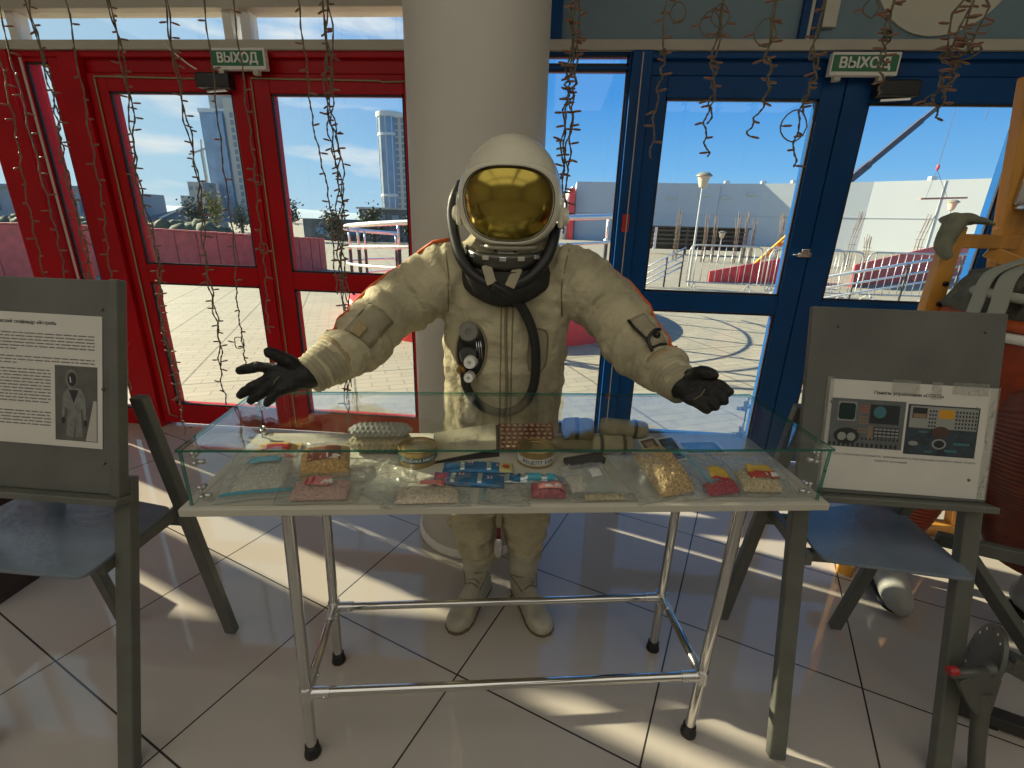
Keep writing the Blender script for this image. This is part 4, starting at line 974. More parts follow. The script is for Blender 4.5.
pq(p2, DK, 'switch_rows', *[(.118 + .008 * i, .122 + .008 * i, -.014 - .010 * j, -.008 - .010 * j) for i in range(7) for j in range(5)], *[(.052 + .007 * i, .056 + .007 * i, -.014 - .010 * j, -.009 - .010 * j) for i in range(3) for j in range(5)], k=.002)
m = M(); S.disc(m, .085, -.066, .022, .015, .002); m.build('control_cluster', mat('panel_brown', (.07, .04, .03), .4), p2)
m = M(); S.disc(m, .084, -.098, .018, .014, .002); m.build('handwheel', LG, p2); m = M(); S.disc(m, .02, -.10, .012, .006, .002); m.build('pale_lever', LG, p2)
m = M(); S.disc(m, .084, -.098, .013, .010, .0026); m.build('handwheel_hole', DK, p2)
pq(p2, TEAL, 'blue_reflexes', *[(rnd.uniform(.0, .165), 0, rnd.uniform(-.125, -.065), 0) for _ in range(0)], (.030, .052, -.070, -.066), (.10, .13, -.118, -.112), (.12, .16, -.098, -.092), (.05, .07, -.122, -.118), k=.002)
TAPE = glass('sticky_tape', (.95, .95, .93), 1.5, .18, white=.12, bump=1.0, bscale=60)
for u0, u1, v0, v1 in ((-.214, -.196, -.236, .064), (-.05, .02, .030, .066), (.05, .075, .02, .066), (.10, .190, .036, .068), (.194, .217, -.238, .06)): S.quad(M(), u0, u1, v0, v1, .0030, .0002).build('sticky_tape', TAPE, S.o)

# ------------------------------------------------------------------ dark crate with hoses at the left edge
DWOOD = mat('dark_crate_wood', (.050, .030, .022), .55, vary=.4, vscale=10)
t = thing('storage_crate', 'dark wooden crate with brown hoses behind the left stand', 'crate', (-2.31, 1.40, 0))
M().span(-2.55, -2.065, 1.235, 1.60, .0, .03).span(-2.55, -2.53, 1.235, 1.60, .03, .34).span(-2.085, -2.065, 1.235, 1.60, .03, .34).span(-2.53, -2.085, 1.58, 1.60, .03, .34).span(-2.53, -2.085, 1.235, 1.255, .03, .16).build('crate_body', DWOOD, t, bevel=.003)
RUBT = mat('tan_hose', (.30, .15, .055), .55)
for k, (x, y, z) in enumerate(((-2.43, 1.30, .20), (-2.33, 1.36, .24), (-2.22, 1.31, .21))):
    h = thing('rubber_hose', ['coiled tan hose at the left in the dark crate', 'coiled tan hose in the middle of the dark crate', 'coiled tan hose at the right in the dark crate'][k], 'hose', (x, y, z - .18), 0, 'tan hoses in the crate')
    M().tube([(x - .06, y, z - .15), (x - .07, y + .05, z), (x - .02, y + .10, z + .11), (x + .05, y + .06, z + .13), (x + .08, y, z + .05), (x + .07, y - .04, z - .06)], .014, 10, smooth=5).build('hose_tube', RUBT, h, True)

# ------------------------------------------------------------------ right: wooden seat frame with an orange ribbed suit on it
RIB = mat('orange_ribbed_rubber', (.30, .045, .012), .5, vary=.35, vscale=20); RIBD = mat('dark_ribbed_rubber', (.17, .032, .012), .5, vary=.35, vscale=20)
KHG = mat('grey_green_cloth', (.15, .148, .115), .85, vary=.35, vscale=18, bump=.5, bscale=50); STR = mat('grey_webbing', (.36, .37, .30), .7, bump=.2, bscale=200)
t = thing('wooden_frame', 'varnished wooden seat frame carrying the orange ribbed suit', 'seat frame', (1.75, 2.15, 0))
def beam(nm, a, b, w, th, up=(0, -1, 0)): return M().bar(a, b, w, th, up).build(nm, WOOD, t, bevel=.005)
hole = M()
beam('post', (1.44, 1.93, .0), (1.588, 2.12, 1.490), .066, .045)
beam('post', (2.16, 2.25, .0), (1.815, 2.25, 2.05), .115, .055)
beam('cross_arm', (1.58, 2.15, 1.435), (1.90, 2.20, 1.435), .05, .055, (0, 0, 1))
beam('cross_arm', (1.80, 2.20, 1.40), (1.98, 2.06, 1.30), .045, .05, (0, 0, 1))
beam('seat_rail', (1.50, 2.16, .56), (2.10, 2.21, .56), .05, .08, (0, 0, 1))
beam('foot', (1.37, 1.84, .03), (1.62, 2.25, .03), .06, .06, (0, 0, 1)); beam('foot', (1.62, 2.22, .03), (2.20, 2.25, .03), .06, .06, (0, 0, 1))
for z in (1.27, 1.19): 
    q = Vector((1.44, 1.93, 0)).lerp(Vector((1.588, 2.12, 1.490)), z / 1.490); M().tube([q + Vector((.012, -.030, 0)), q + Vector((.012, -.020, 0))], .010, 12).build('bolt_hole', BLACK, t, True)
t2 = thing('steel_bracket', 'grey drilled steel bracket on the tall wooden post at the right edge', 'bracket', (1.90, 2.21, 1.60))
M().span(1.852, 1.90, 2.205, 2.220, 1.58, 1.74).span(1.86, 2.05, 2.13, 2.220, 1.562, 1.577).span(1.86, 2.05, 2.126, 2.134, 1.545, 1.592).build('plate', STEEL, t2, bevel=.002)
cm = M().ball((1.585, 2.11, 1.515), (.058, .07, .026)).tube([(1.565, 2.09, 1.515), (1.535, 2.07, 1.47), (1.522, 2.06, 1.41), (1.545, 2.04, 1.37)], [.040, .036, .030, .014], 14, smooth=4).tube([(1.60, 2.10, 1.515), (1.65, 2.09, 1.512), (1.695, 2.08, 1.498)], [.034, .030, .014], 14, smooth=4, sq=.5)  # soft cloth cap with a bill, sitting on the shorter post
for v_ in cm.v: v_ += Vector((.004 * noise.noise(v_ * 40), 0, .005 * noise.noise(v_ * 35)))
tag(put(fuse(cm, .004, 2), 'cloth_cap', mat('grey_green_cap', (.22, .23, .16), .85, vary=.3, vscale=20, bump=.4, bscale=60), None, True), 'grey green cloth cap on the top of the shorter wooden post', 'cloth')
rs = thing('ribbed_suit', 'orange ribbed training suit with grey hood cover and white straps sitting at the right edge', 'suit', (1.88, 1.90, 0))
TC = (1.85, 1.83)
M().lathe([(.12, .60), (.26, .68), (.33, .90), (.35, 1.02), (.345, 1.12), (.335, 1.15)], (*TC, 0), seg=48, cap=False).build('torso', RIB, rs, True)
M().lathe([(.335, 1.112), (.358, 1.118), (.360, 1.142), (.338, 1.150)], (*TC, 0), seg=56, cap=False).build('white_collar_ring', WHITE, rs, True)
M().lathe([(.330, 1.150), (.352, 1.155), (.350, 1.180), (.33, 1.19)], (*TC, 0), seg=56, cap=False).build('orange_collar_ring', mat('orange_ring', (.45, .085, .02), .5), rs, True)
m = M(); m.lathe([(.325, 1.185), (.330, 1.21), (.312, 1.25), (.318, 1.29), (.300, 1.325), (.18, 1.35), (.001, 1.355)], (*TC, 0), seg=90, cap=False)
for v in m.v:
    if v.z > 1.19:
        th = math.atan2(v.y - TC[1], v.x - TC[0]); q_ = .016 * math.sin(th * 26 + 5 * noise.noise(v * 9)) * min(1, (1.35 - v.z) / .05 if v.z < 1.35 else 0); v += Vector((math.cos(th), math.sin(th), 0)) * q_
for v in m.v: v += Vector((.026 * noise.noise(v * 17) + .014 * noise.noise(v * 42), .026 * noise.noise(v * 17 + Vector((9, 0, 0))) + .014 * noise.noise(v * 42 + Vector((3, 0, 0))), .018 * noise.noise(v * 14)))
m.build('hood_cover', KHG, rs, True)
M().tube([(TC[0] + .352 * math.cos(a), TC[1] + .352 * math.sin(a), 1.275 - .015 * math.sin(a * 2)) for a in [PI * (1 + k / 24) for k in range(25)]], .018, 8, sq=.9, up=(0, 0, 1)).build('strap', STR, rs, True)
def strap(pts, w, up):
    P = catmull(pts, 6); mm = M()
    for i in range(len(P) - 1): mm.bar(P[i], P[i + 1] + (P[i + 1] - P[i]) * .08, w, .005, up)
    mm.build('strap', STR, rs)
def rim(a, r_, z): return (TC[0] + r_ * math.cos(R(a)), TC[1] + r_ * math.sin(R(a)), z)
strap([rim(183, .22, 1.385), rim(186, .345, 1.335), rim(187, .368, 1.24), rim(188, .378, 1.13), rim(188, .380, 1.02)], .045, (-1, -.15, .05))
strap([rim(192, .22, 1.38), rim(196, .348, 1.33), rim(198, .370, 1.22), rim(197, .380, 1.10), rim(196, .382, 1.0)], .050, (-1, -.3, .05))
M().box(rim(188, .386, 1.15), (.012, .062, .032), Matrix.Rotation(R(8), 3, 'Z')).build('buckle', STEEL, rs, bevel=.003)
M().tube([rim(193, .372, 1.07), rim(193, .374, 1.02), rim(191, .378, .97)], .004, 6, smooth=4).build('white_cord', WHITE, rs, True)
M().box(rim(190.5, .380, .955), (.030, .014, .026)).build('cord_tag', BEIGE, rs, bevel=.003)
def ribbed(pts, rad, pitch, nm, m_):
    P = catmull(pts, 16); Rr = [v.x for v in catmull([(r_, 0, 0) for r_ in rad], 16)]; out = [P[0]]; ro = [Rr[0]]; acc = 0
    for i in range(1, len(P)):
        seg_ = (P[i] - P[i - 1]).length; k = max(1, int(seg_ / (pitch / 6)))
        for j in range(1, k + 1):
            u = j / k; acc += seg_ / k; out.append(P[i - 1].lerp(P[i], u)); ro.append(Rr[i - 1] + (Rr[i] - Rr[i - 1]) * u + .0055 * abs(math.sin(acc / pitch * PI)))
    return M().tube(out, ro, 32).build(nm, m_, rs, True)
ribbed([(1.78, 1.70, 1.00), (1.765, 1.63, .92), (1.79, 1.605, .75), (1.83, 1.595, .58), (1.85, 1.595, .44), (1.855, 1.60, .33)], [.17, .195, .210, .205, .195, .155], .014, 'ribbed_leg', RIBD)
ribbed([(1.62, 1.96, .80), (1.585, 1.90, .72), (1.53, 1.86, .60), (1.50, 1.82, .46), (1.485, 1.80, .32)], [.13, .14, .135, .12, .085], .014, 'ribbed_leg', RIB)
def rboot(x, y, z, a):
    m = M(); d = Vector((math.sin(a), -math.cos(a), 0)); n = Vector((-d.y, d.x, 0)); c_ = Vector((x, y, z)); rg = []
    for u, w, zz, h in ((-.08, .03, .03, .10), (-.05, .05, .01, .2), (.02, .056, .0, .22), (.08, .055, .0, .15), (.15, .056, -.005, .11), (.21, .05, -.008, .085), (.245, .025, .0, .05)):
        rg.append([c_ + d * u + n * (w * math.cos(p)) + Vector((0, 0, zz + h / 2 + h / 2 * math.sin(p))) for k in range(24) for p in (2 * PI * k / 24,)])
    m.rings(rg); m.tube([(x, y - .01, z + .10), (x, y, z + .26)], [.055, .07], 20, smooth=3)
    o = m.build('boot', mat('silver_white_boot', (.42, .42, .39), .6, vary=.3, vscale=12), rs, True)
    s = M(); s.tube([c_ + d * u + Vector((0, 0, zz)) for u, zz in ((-.07, .03), (0, .003), (.1, .0), (.2, -.004), (.235, .004))], [.03, .05, .052, .048, .02], 18, sq=.16, up=(0, 0, 1), smooth=3); s.build('sole', BLACK, o, True)
rboot(1.485, 1.815, .035, -.22); rboot(1.86, 1.55, .10, .15)

# ------------------------------------------------------------------ steel mechanism at the lower right, on its base beam
MG = mat('mechanism_grey', (.10, .105, .09), .45, .2, vary=.2, vscale=20)
t = thing('seat_mechanism', 'grey steel tilting mechanism with drilled disc beside the right stand', 'mechanism', (1.30, 1.08, 0))
M().bar((1.365, 1.225, .028), (2.0, .96, .028), .05, .040).build('base_beam', mat('dark_beam', (.035, .033, .03), .5), t, bevel=.003)
M().bar((1.40, 1.21, .008), (1.46, 1.185, .008), .05, .012).build('beam_foot', RUBBER, t)
M().tube([(1.275, 1.02, .0), (1.240, 1.02, .12), (1.205, 1.02, .26), (1.190, 1.02, .32)], .0185, 16, smooth=3).build('stand_tube', MG, t, 'auto')
M().extrude([(1.115, 1.008, .345), (1.150, 1.008, .385), (1.185, 1.008, .395), (1.212, 1.008, .370), (1.225, 1.008, .255), (1.185, 1.008, .245), (1.150, 1.008, .290)], (0, .024, 0)).build('bracket_plate', MG, t, bevel=.004)
M().tube([(1.095, 1.02, .365), (1.175, 1.02, .385)], .012, 12).tube([(1.175, 1.02, .385), (1.26, 1.06, .375)], .017, 12).build('pivot_arm', MG, t, True)
M().lathe([(.001, 0), (.012, 0), (.012, .020), (.001, .020)], (1.083, 1.016, .378), (1, 0, .2), 14).build('red_knob', mat('red_knob', (.36, .02, .02), .4), t, 'auto')
dc = Vector((1.240, 1.085, .355)); dn = Vector((-.90, .42, .10)).normalized()
du = dn.cross(Vector((0, 0, 1))).normalized(); dv = du.cross(dn)
m = M(); rg = []
for r_, h in ((.001, 0), (1, 0), (1, .010), (.001, .010)): rg.append([dc + (du * math.cos(p) * .085 + dv * math.sin(p) * .105) * r_ + dn * h for k in range(40) for p in (2 * PI * k / 40,)])
m.rings(rg); dsc = m.build('drilled_disc', MG, t, 'auto')
for k in range(16):
    p = 2 * PI * k / 16; q = dc + du * math.cos(p) * .072 + dv * math.sin(p) * .090; M().tube([q + dn * .0101, q + dn * .0106], .0042, 10).build('drill_hole', WHITE if k % 3 else BLACK, dsc)
M().bar((1.20, 1.235, .62), (1.50, 1.10, .22), .026, .045, (.4, -.9, 0)).bar((1.16, 1.26, .615), (1.60, 1.12, .605), .024, .04).build('rail', MG, t, bevel=.003)
M().bar((1.29, 1.09, .36), (1.52, 1.02, .27), .05, .05).build('arm', MG, t, bevel=.01)
bx = M().box((1.60, 1.20, .44), (.22, .12, .20), Matrix.Rotation(R(-38), 3, 'Y')).build('motor_box', MG, t, bevel=.01)
M().lathe([(.001, .006), (.014, .006), (.018, 0)], (1.535, 1.138, .52), (0, -1, 0), 14).build('white_button', WHITE, bx, True)
M().box((1.535, 1.130, .405), (.10, .02, .045), Matrix.Rotation(R(-38), 3, 'Y')).build('red_light', mat('red_lens', (.45, .008, .010), .2), bx, bevel=.006)

# ------------------------------------------------------------------ strings of fairy lights
bl = M().tube([(0, 0, 0), (.008, 0, 0), (.010, 0, 0), (.030, 0, 0), (.036, 0, 0)], [.0028, .0028, .0042, .0040, .0012], 7); BLM = bl.mesh('bulb'); BLM.materials.append(BULB)
for p in BLM.polygons: p.use_smooth = True
def garland(label, path, strands, sp=.085, curl=.006, loops=(), grp='strings of fairy lights over the red doors', r=.0026, seed=1, spread=.012, reach=1., knots=()):
    rg = random.Random(seed); C = [Vector(p) for p in path]; P = catmull(C, max(6, int(sum((C[i + 1] - C[i]).length for i in range(len(C) - 1)) / (len(C) - 1) / .02)))
    t = thing('light_string', label, 'fairy lights', P[-1], 0, grp); m = M(); bulbs = []
    for s in range(strands):
        ph = rg.uniform(0, 6); n = len(P); n_ = max(4, int(n * (1 if s == 0 else rg.uniform(.75, 1.) * reach))); Q = []
        for i in range(n_):
            a = ph + i * .55; k = 1.
            for z0, z1, w in knots:
                if z0 < P[i].z < z1: k = w
            Q.append(P[i] + Vector((math.cos(a) * curl + spread * k * math.sin(i * .13 + ph * 2 + s * 2.1), math.sin(a) * curl + spread * k * math.cos(i * .11 + ph), 0)))
        m.tube(Q, r, 5)
        tw = [q + Vector((math.cos(i * 1.3), math.sin(i * 1.3), 0)) * r * 1.5 for i, q in enumerate(Q)]; m.tube(tw, r * .8, 4)
        d = rg.uniform(0, sp)
        for i in range(1, n_):
            d += (Q[i] - Q[i - 1]).length
            if d > sp: d -= sp * rg.uniform(.75, 1.25); bulbs.append(Q[i])
    for c_, rr in loops:
        c_ = Vector(c_); m.tube([c_ + Vector((math.cos(k * PI / 8) * rr, .008 * math.sin(k), math.sin(k * PI / 8) * rr * 1.15)) for k in range(16)], r, 5, closed=True); bulbs.append(c_ + Vector((-rr, 0, .0))); bulbs.append(c_ + Vector((rr * .7, 0, -rr * .7)))
    m.build('wire', WIRE, t, True); mw = xf(t).inverted()
    for q in bulbs:
        o = bpy.data.objects.new('bulb', BLM); COL.objects.link(o); o.parent = t; sx = rg.choice((-1, 1))
        d = Vector((sx, rg.uniform(-.7, .7), rg.uniform(-.35, .25))).normalized()
        o.matrix_basis = mw @ Matrix.Translation(q) @ d.to_track_quat('X', 'Z').to_matrix().to_4x4()
    return t
GY_ = 2.35
garland('string of fairy lights in front of the far left window, left of the corner post', [(-2.62, GY_, 3.75), (-2.625, GY_, 2.2), (-2.70, GY_, 1.5), (-2.74, GY_, .9)], 1, seed=11, curl=.004, spread=.005)
garland('double string of fairy lights in front of the narrow side window', [(-2.40, GY_, 3.75), (-2.41, GY_, 2.2), (-2.44, GY_, 1.6), (-2.47, GY_, .75)], 2, seed=12, spread=.0075)
garland('thin string of fairy lights in front of the broad corner post', [(-2.47, 2.26, 3.75), (-2.475, 2.26, 2.0), (-2.50, 2.26, 1.2), (-2.52, 2.26, .8)], 1, seed=19, curl=.004, spread=.005)
garland('single string of fairy lights before the post left of the red doors', [(-2.235, GY_, 3.75), (-2.25, GY_, 2.0), (-2.33, GY_, 1.2), (-2.39, GY_, .48)], 1, seed=13, curl=.004, spread=.005)
garland('thick double string of fairy lights along the left edge of the left red door', [(-2.03, GY_, 3.75), (-2.035, GY_, 2.2), (-2.06, GY_, 1.4), (-2.09, GY_, .8), (-2.11, GY_, .22)], 2, sp=.062, seed=14, spread=.013, knots=((.2, .6, .3),))
garland('double string of fairy lights across the left red door, left of the exit sign', [(-1.75, GY_, 3.75), (-1.755, GY_, 2.2), (-1.77, GY_, 1.4), (-1.80, GY_, .8), (-1.815, GY_, .34)], 2, sp=.085, seed=15, spread=.0075)
garland('single string of fairy lights hanging across the left part of the exit sign', [(-1.583, GY_, 3.75), (-1.59, GY_, 2.2), (-1.62, GY_, 1.4), (-1.655, GY_, .95), (-1.66, GY_, .66)], 1, sp=.15, seed=16, curl=.003, spread=.005, loops=(((-1.68, GY_, .80), .028),))
garland('single string of fairy lights hanging across the middle of the exit sign', [(-1.433, GY_, 3.75), (-1.445, GY_, 2.2), (-1.46, GY_, 1.6), (-1.475, GY_, 1.2), (-1.50, GY_, .86)], 1, sp=.12, seed=17, curl=.004, spread=.005, loops=(((-1.445, GY_, 1.62), .02), ((-1.465, GY_, 1.30), .022)))
garland('thin string of fairy lights beside the thick bunch on the right red door', [(-1.11, 2.25, 3.75), (-1.108, 2.25, 2.3), (-1.09, 2.25, 1.9), (-1.055, 2.25, 1.5), (-1.05, 2.25, 1.1)], 1, sp=.11, seed=18, curl=.003, spread=.005)
garland('thick bunch of fairy lights in front of the right red door', [(-1.045, GY_, 3.75), (-1.045, GY_, 2.3), (-1.045, GY_, 1.7), (-1.06, GY_, 1.1), (-1.10, GY_, .34)], 4, sp=.080, seed=21, spread=.016, knots=((1.5, 3.3, 1.3),))
RG = 'strings of fairy lights over the blue doors'
garland('thick bunch of fairy lights right of the white column', [(.030, 2.0, 3.75), (.030, 2.0, 2.2), (.026, 2.0, 1.85), (.018, 2.0, 1.42)], 4, sp=.050, seed=31, spread=.016, grp=RG)
garland('thin string of fairy lights at the left edge of the left blue door', [(.335, 2.0, 3.75), (.350, 2.0, 2.2), (.345, 2.0, 2.05), (.352, 2.0, 1.92), (.338, 2.0, 1.70)], 1, sp=.075, seed=32, spread=.008, grp=RG, loops=(((.385, 2.0, 2.16), .026),))
garland('looped string of fairy lights left of the middle of the left blue door', [(.535, 2.0, 3.75), (.535, 2.0, 2.2), (.530, 2.0, 2.0), (.538, 2.0, 1.85), (.550, 2.0, 1.71)], 2, sp=.075, seed=33, spread=.009, grp=RG, loops=(((.500, 2.0, 2.125), .034), ((.530, 2.0, 2.15), .030)))
garland('string of fairy lights ending in a bent tail over the left blue door', [(.712, 2.0, 3.75), (.712, 2.0, 2.2), (.715, 2.0, 2.02), (.722, 2.0, 1.88), (.690, 2.0, 1.78)], 2, sp=.070, seed=34, spread=.008, grp=RG, loops=(((.690, 2.0, 2.10), .036),), reach=.9)
garland('string of fairy lights with a large ring over the left blue door', [(.865, 2.0, 3.75), (.868, 2.0, 2.2), (.868, 2.0, 2.02), (.872, 2.0, 1.90), (.868, 2.0, 1.68)], 2, sp=.075, seed=35, spread=.010, grp=RG, loops=(((.845, 2.0, 1.815), .045),), reach=.92)
garland('short string of fairy lights hanging in front of the right exit sign', [(1.075, 2.0, 3.75), (1.085, 2.0, 2.25), (1.092, 2.0, 2.10), (1.095, 2.0, 2.0), (1.105, 2.0, 1.92)], 2, sp=.065, seed=36, spread=.008, grp=RG, loops=(((1.02, 2.0, 2.17), .024),))
garland('tangled bunch of fairy lights at the upper right in front of the pale disc', [(1.335, 2.0, 3.75), (1.335, 2.0, 2.2), (1.330, 2.0, 2.05), (1.325, 2.0, 1.95), (1.318, 2.0, 1.84)], 4, sp=.060, seed=37, spread=.018, grp=RG, knots=((2.02, 2.2, 2.2),), reach=.93, loops=(((1.285, 2.0, 1.90), .014),))

# ------------------------------------------------------------------ outside: plaza, ramp, barriers, hall, towers
def paving():
    m = grid_mat('plaza_paving', (.31, .285, .22), (.27, .25, .195), (.18, .168, .135), .30, .12, .006, rotz=R(24), offset=.5, rough=.75, vary=.12, vscale=.8)
    nt = m.node_tree; b = nt.nodes['Principled BSDF']; src = b.inputs['Base Color'].links[0].from_socket
    tc = nt.nodes.new('ShaderNodeTexCoord'); mp = nt.nodes.new('ShaderNodeMapping'); mp.vector_type = 'TEXTURE'; mp.inputs['Rotation'].default_value = (0, 0, R(24))
    br = nt.nodes.new('ShaderNodeTexBrick'); br.offset = 0; br.inputs['Scale'].default_value = 1; br.inputs['Brick Width'].default_value = .75; br.inputs['Row Height'].default_value = 2.4
    br.inputs['Mortar Size'].default_value = .012; br.inputs['Color1'].default_value = br.inputs['Color2'].default_value = (1, 1, 1, 1); br.inputs['Mortar'].default_value = (.45, .45, .45, 1)
    nt.links.new(tc.outputs['Object'], mp.inputs[0]); nt.links.new(mp.outputs[0], br.inputs['Vector'])
    mu = nt.nodes.new('ShaderNodeVectorMath'); mu.operation = 'MULTIPLY'; nt.links.new(src, mu.inputs[0]); nt.links.new(br.outputs['Color'], mu.inputs[1]); nt.links.new(mu.outputs[0], b.inputs['Base Color'])
    return m
struct(M().span(-400, 400, 3.0, 700, -.12, -.02).build('ground', paving()), 'pale paved plaza outside the doors')
RAMPR = mat('red_cladding', (.88, .060, .065), .5, vary=.15, vscale=4); PARA = mat('red_parapet_panels', (.54, .10, .095), .55, vary=.25, vscale=6)
CONC = mat('concrete', (.42, .41, .38), .8, vary=.2, vscale=3); POSTD = mat('dark_post', (.06, .06, .065), .5); BRIGHT = mat('polished_rail', (.80, .80, .79), .3, .65)
# curved ramp
t = thing('ramp', 'round ramp with red plinth and steel railings outside behind the spacesuit', 'ramp', (-.95, 8.0, -.02))
M().lathe([(.001, -.02), (2.40, -.02), (2.40, .28), (2.36, .32), (.001, .32)], (-.95, 8.0, 0), seg=96).build('plinth', RAMPR, t, 'auto')
def arcp(r, a0, a1, z0, z1, n=40): return [(-.95 + r * math.cos(a0 + (a1 - a0) * i / n), 8.0 + r * math.sin(a0 + (a1 - a0) * i / n), z0 + (z1 - z0) * i / n) for i in range(n + 1)]
A0, A1 = R(150), R(390)
for r_, za, zb, rad in ((2.36, 1.22, 1.74, .032), (2.36, .98, 1.40, .018), (2.36, .76, 1.10, .018), (2.36, .54, .80, .014)):
    M().tube(arcp(r_, A0, A1, za, zb, 60), rad, 10).build('handrail' if rad > .03 else 'rail', BRIGHT, t, True)
for k in range(11):
    a = A0 + (A1 - A0) * (k + .12) / 10.4; x, y = -.95 + 2.30 * math.cos(a), 8.0 + 2.30 * math.sin(a); zt = 1.22 + .049 * k
    q = M().tube([(x, y, .30), (x, y, zt - .28)], .026, 10).build('post', POSTD, t, 'auto')
    M().tube([(x, y, zt - .28), (x, y, zt)], .016, 10).ball((x, y, zt - .28), .034, 10, 8).build('post_top', BRIGHT, q, True)
# stair railing right of the ramp
t = thing('stair_railing', 'white metal stair railing outside the left blue door', 'railing', (2.9, 12.95, -.02))
for dz in (0, -.17, -.33, -.46): M().tube([(2.24, 12.80, .38 + dz), (3.42, 13.08, .99 + dz)], .020, 8).build('rail', BRIGHT, t, True)
for x, y, z in ((2.42, 12.84, .46), (2.95, 12.97, .74), (3.38, 13.07, .97)): M().tube([(x, y, -.02), (x, y, z)], .024, 8).build('post', POSTD, t, True)
t = thing('stair_railing', 'bright metal handrail rising to the right outside the right blue door', 'railing', (6.6, 10.0, -.02))
for dz in (0, -.22, -.42): M().tube([(4.75, 9.95, .50 + dz), (8.0, 10.1, 1.16 + dz)], .028 if dz == 0 else .02, 8).build('rail', BRIGHT, t, True)
for k in range(4):
    x = 5.0 + .94 * k; z = .50 + (x - 4.75) / 3.25 * .66; M().tube([(x, 10.02, -.02), (x, 10.02, z)], .02, 8).build('post', POSTD, t, True)
# crowd barriers
GALV = mat('galvanised_tube', (.52, .53, .53), .35, .5)
def barrier(p0, p1, label, z0=0.):
    a = Vector((*p0, z0)); b_ = Vector((*p1, z0)); d = b_ - a; L = d.length; e = d.normalized(); n = Vector((-e.y, e.x, 0))
    t = thing('crowd_barrier', label, 'barrier', a.lerp(b_, .5) + Vector((0, 0, -.02)), 0, 'crowd control barriers on the plaza')
    m = M().tube([a + Vector((0, 0, .16)), a + Vector((0, 0, .94)), a + e * .04 + Vector((0, 0, 1.04)), a + e * .14 + Vector((0, 0, 1.08)), b_ - e * .14 + Vector((0, 0, 1.08)), b_ - e * .04 + Vector((0, 0, 1.04)), b_ + Vector((0, 0, .94)), b_ + Vector((0, 0, .16))], .019, 8, closed=True)
    m.build('frame', GALV, t, True); k = int(L / .16)
    for i in range(1, k): q = a + d * i / k; M().tube([q + Vector((0, 0, .16)), q + Vector((0, 0, 1.08))], .009, 6).build('bar', GALV, t, True)
    for u in (.12, .88):
        q = a + d * u; M().tube([q - n * .30 + Vector((0, 0, -.01)), q - n * .24 + Vector((0, 0, .02)), q + Vector((0, 0, .17)), q + n * .24 + Vector((0, 0, .02)), q + n * .30 + Vector((0, 0, -.01))], .016, 8).build('foot', GALV, t, True)
barrier((3.45, 12.75), (5.15, 12.55), 'grey crowd barrier standing left of the blue door middle, left one')
barrier((5.22, 12.50), (6.9, 12.2), 'grey crowd barrier seen at the right edge of the left blue door')
barrier((4.9, 11.5), (6.82, 11.35), 'grey crowd barrier seen at the left of the right blue door')
barrier((6.92, 11.35), (8.75, 11.5), 'grey crowd barrier seen in the middle of the right blue door')
# red hoardings
def hoard(p, label, z0, z1):
    t = thing('red_hoarding', label, 'hoarding', (*p[0], -.02), 0, 'red hoardings')
    a = Vector((*p[0], 0)); b_ = Vector((*p[1], 0)); n = int((b_ - a).length / 1.15) + 1
    for i in range(n):
        q0 = a.lerp(b_, i / n); q1 = a.lerp(b_, (i + .985) / n); h = z0 + (z1 - z0) * (i + .5) / n
        h2 = z0 + (z1 - z0) * (i + 1) / n; h = z0 + (z1 - z0) * i / n
        M().extrude([q0 + Vector((0, 0, -.02)), q1 + Vector((0, 0, -.02)), q1 + Vector((0, 0, h2)), q0 + Vector((0, 0, h))], (0, .03, 0)).build('hoarding_panel', RAMPR, t)
hoard(((4.6, 14.6), (8.4, 15.8)), 'low red hoarding behind the crowd barrier in the left blue door', .30, .95)
hoard(((8.6, 14.6), (16.5, 20.5)), 'long red hoarding behind the barriers in the right blue door', .62, 1.55)
# parapets of curved red panels on the left
def curved_wall(P, label, h0, h1, n=14):
    C = catmull([(x, y, 0) for x, y in P], 6); m = M()
    for i in range(len(C) - 1):
        h = h0 + (h1 - h0) * i / (len(C) - 1); h2 = h0 + (h1 - h0) * (i + 1) / (len(C) - 1); d = (C[i + 1] - C[i]).normalized(); n_ = Vector((-d.y, d.x, 0)) * .25
        a, b_ = C[i], C[i + 1] + d * .01
        m._add([a, b_, b_ + n_, a + n_, a + Vector((0, 0, h)), b_ + Vector((0, 0, h2)), b_ + n_ + Vector((0, 0, h2)), a + n_ + Vector((0, 0, h))], [(0, 3, 2, 1), (4, 5, 6, 7), (0, 1, 5, 4), (1, 2, 6, 5), (2, 3, 7, 6), (3, 0, 4, 7)])
    t = thing('curved_parapet', label, 'parapet', (P[0][0], P[0][1], -.02)); m.v = [v - Vector((0, 0, .02)) for v in m.v]; m.build('clad_wall', PARA, t)
    cp = M()
    for i in range(0, len(C) - 1): 
        h = h0 + (h1 - h0) * i / (len(C) - 1); d = (C[i + 1] - C[i]).normalized(); n_ = Vector((-d.y, d.x, 0))
        cp.bar(C[i] + n_ * .125 + Vector((0, 0, h)), C[i + 1] + n_ * .125 + d * .012 + Vector((0, 0, h)), .30, .035)
    cp.build('coping', PARA, t)
    jt = M()
    for i in range(0, len(C) - 1, 2):
        h = h0 + (h1 - h0) * i / (len(C) - 1); d = (C[i + 1] - C[i]).normalized(); n_ = Vector((-d.y, d.x, 0)); jt.bar(C[i] - n_ * .004 + Vector((0, 0, .0)), C[i] - n_ * .004 + Vector((0, 0, h - .03)), .012, .012)
    jt.build('panel_joint', mat('joint_dark', (.16, .03, .035), .6), t)
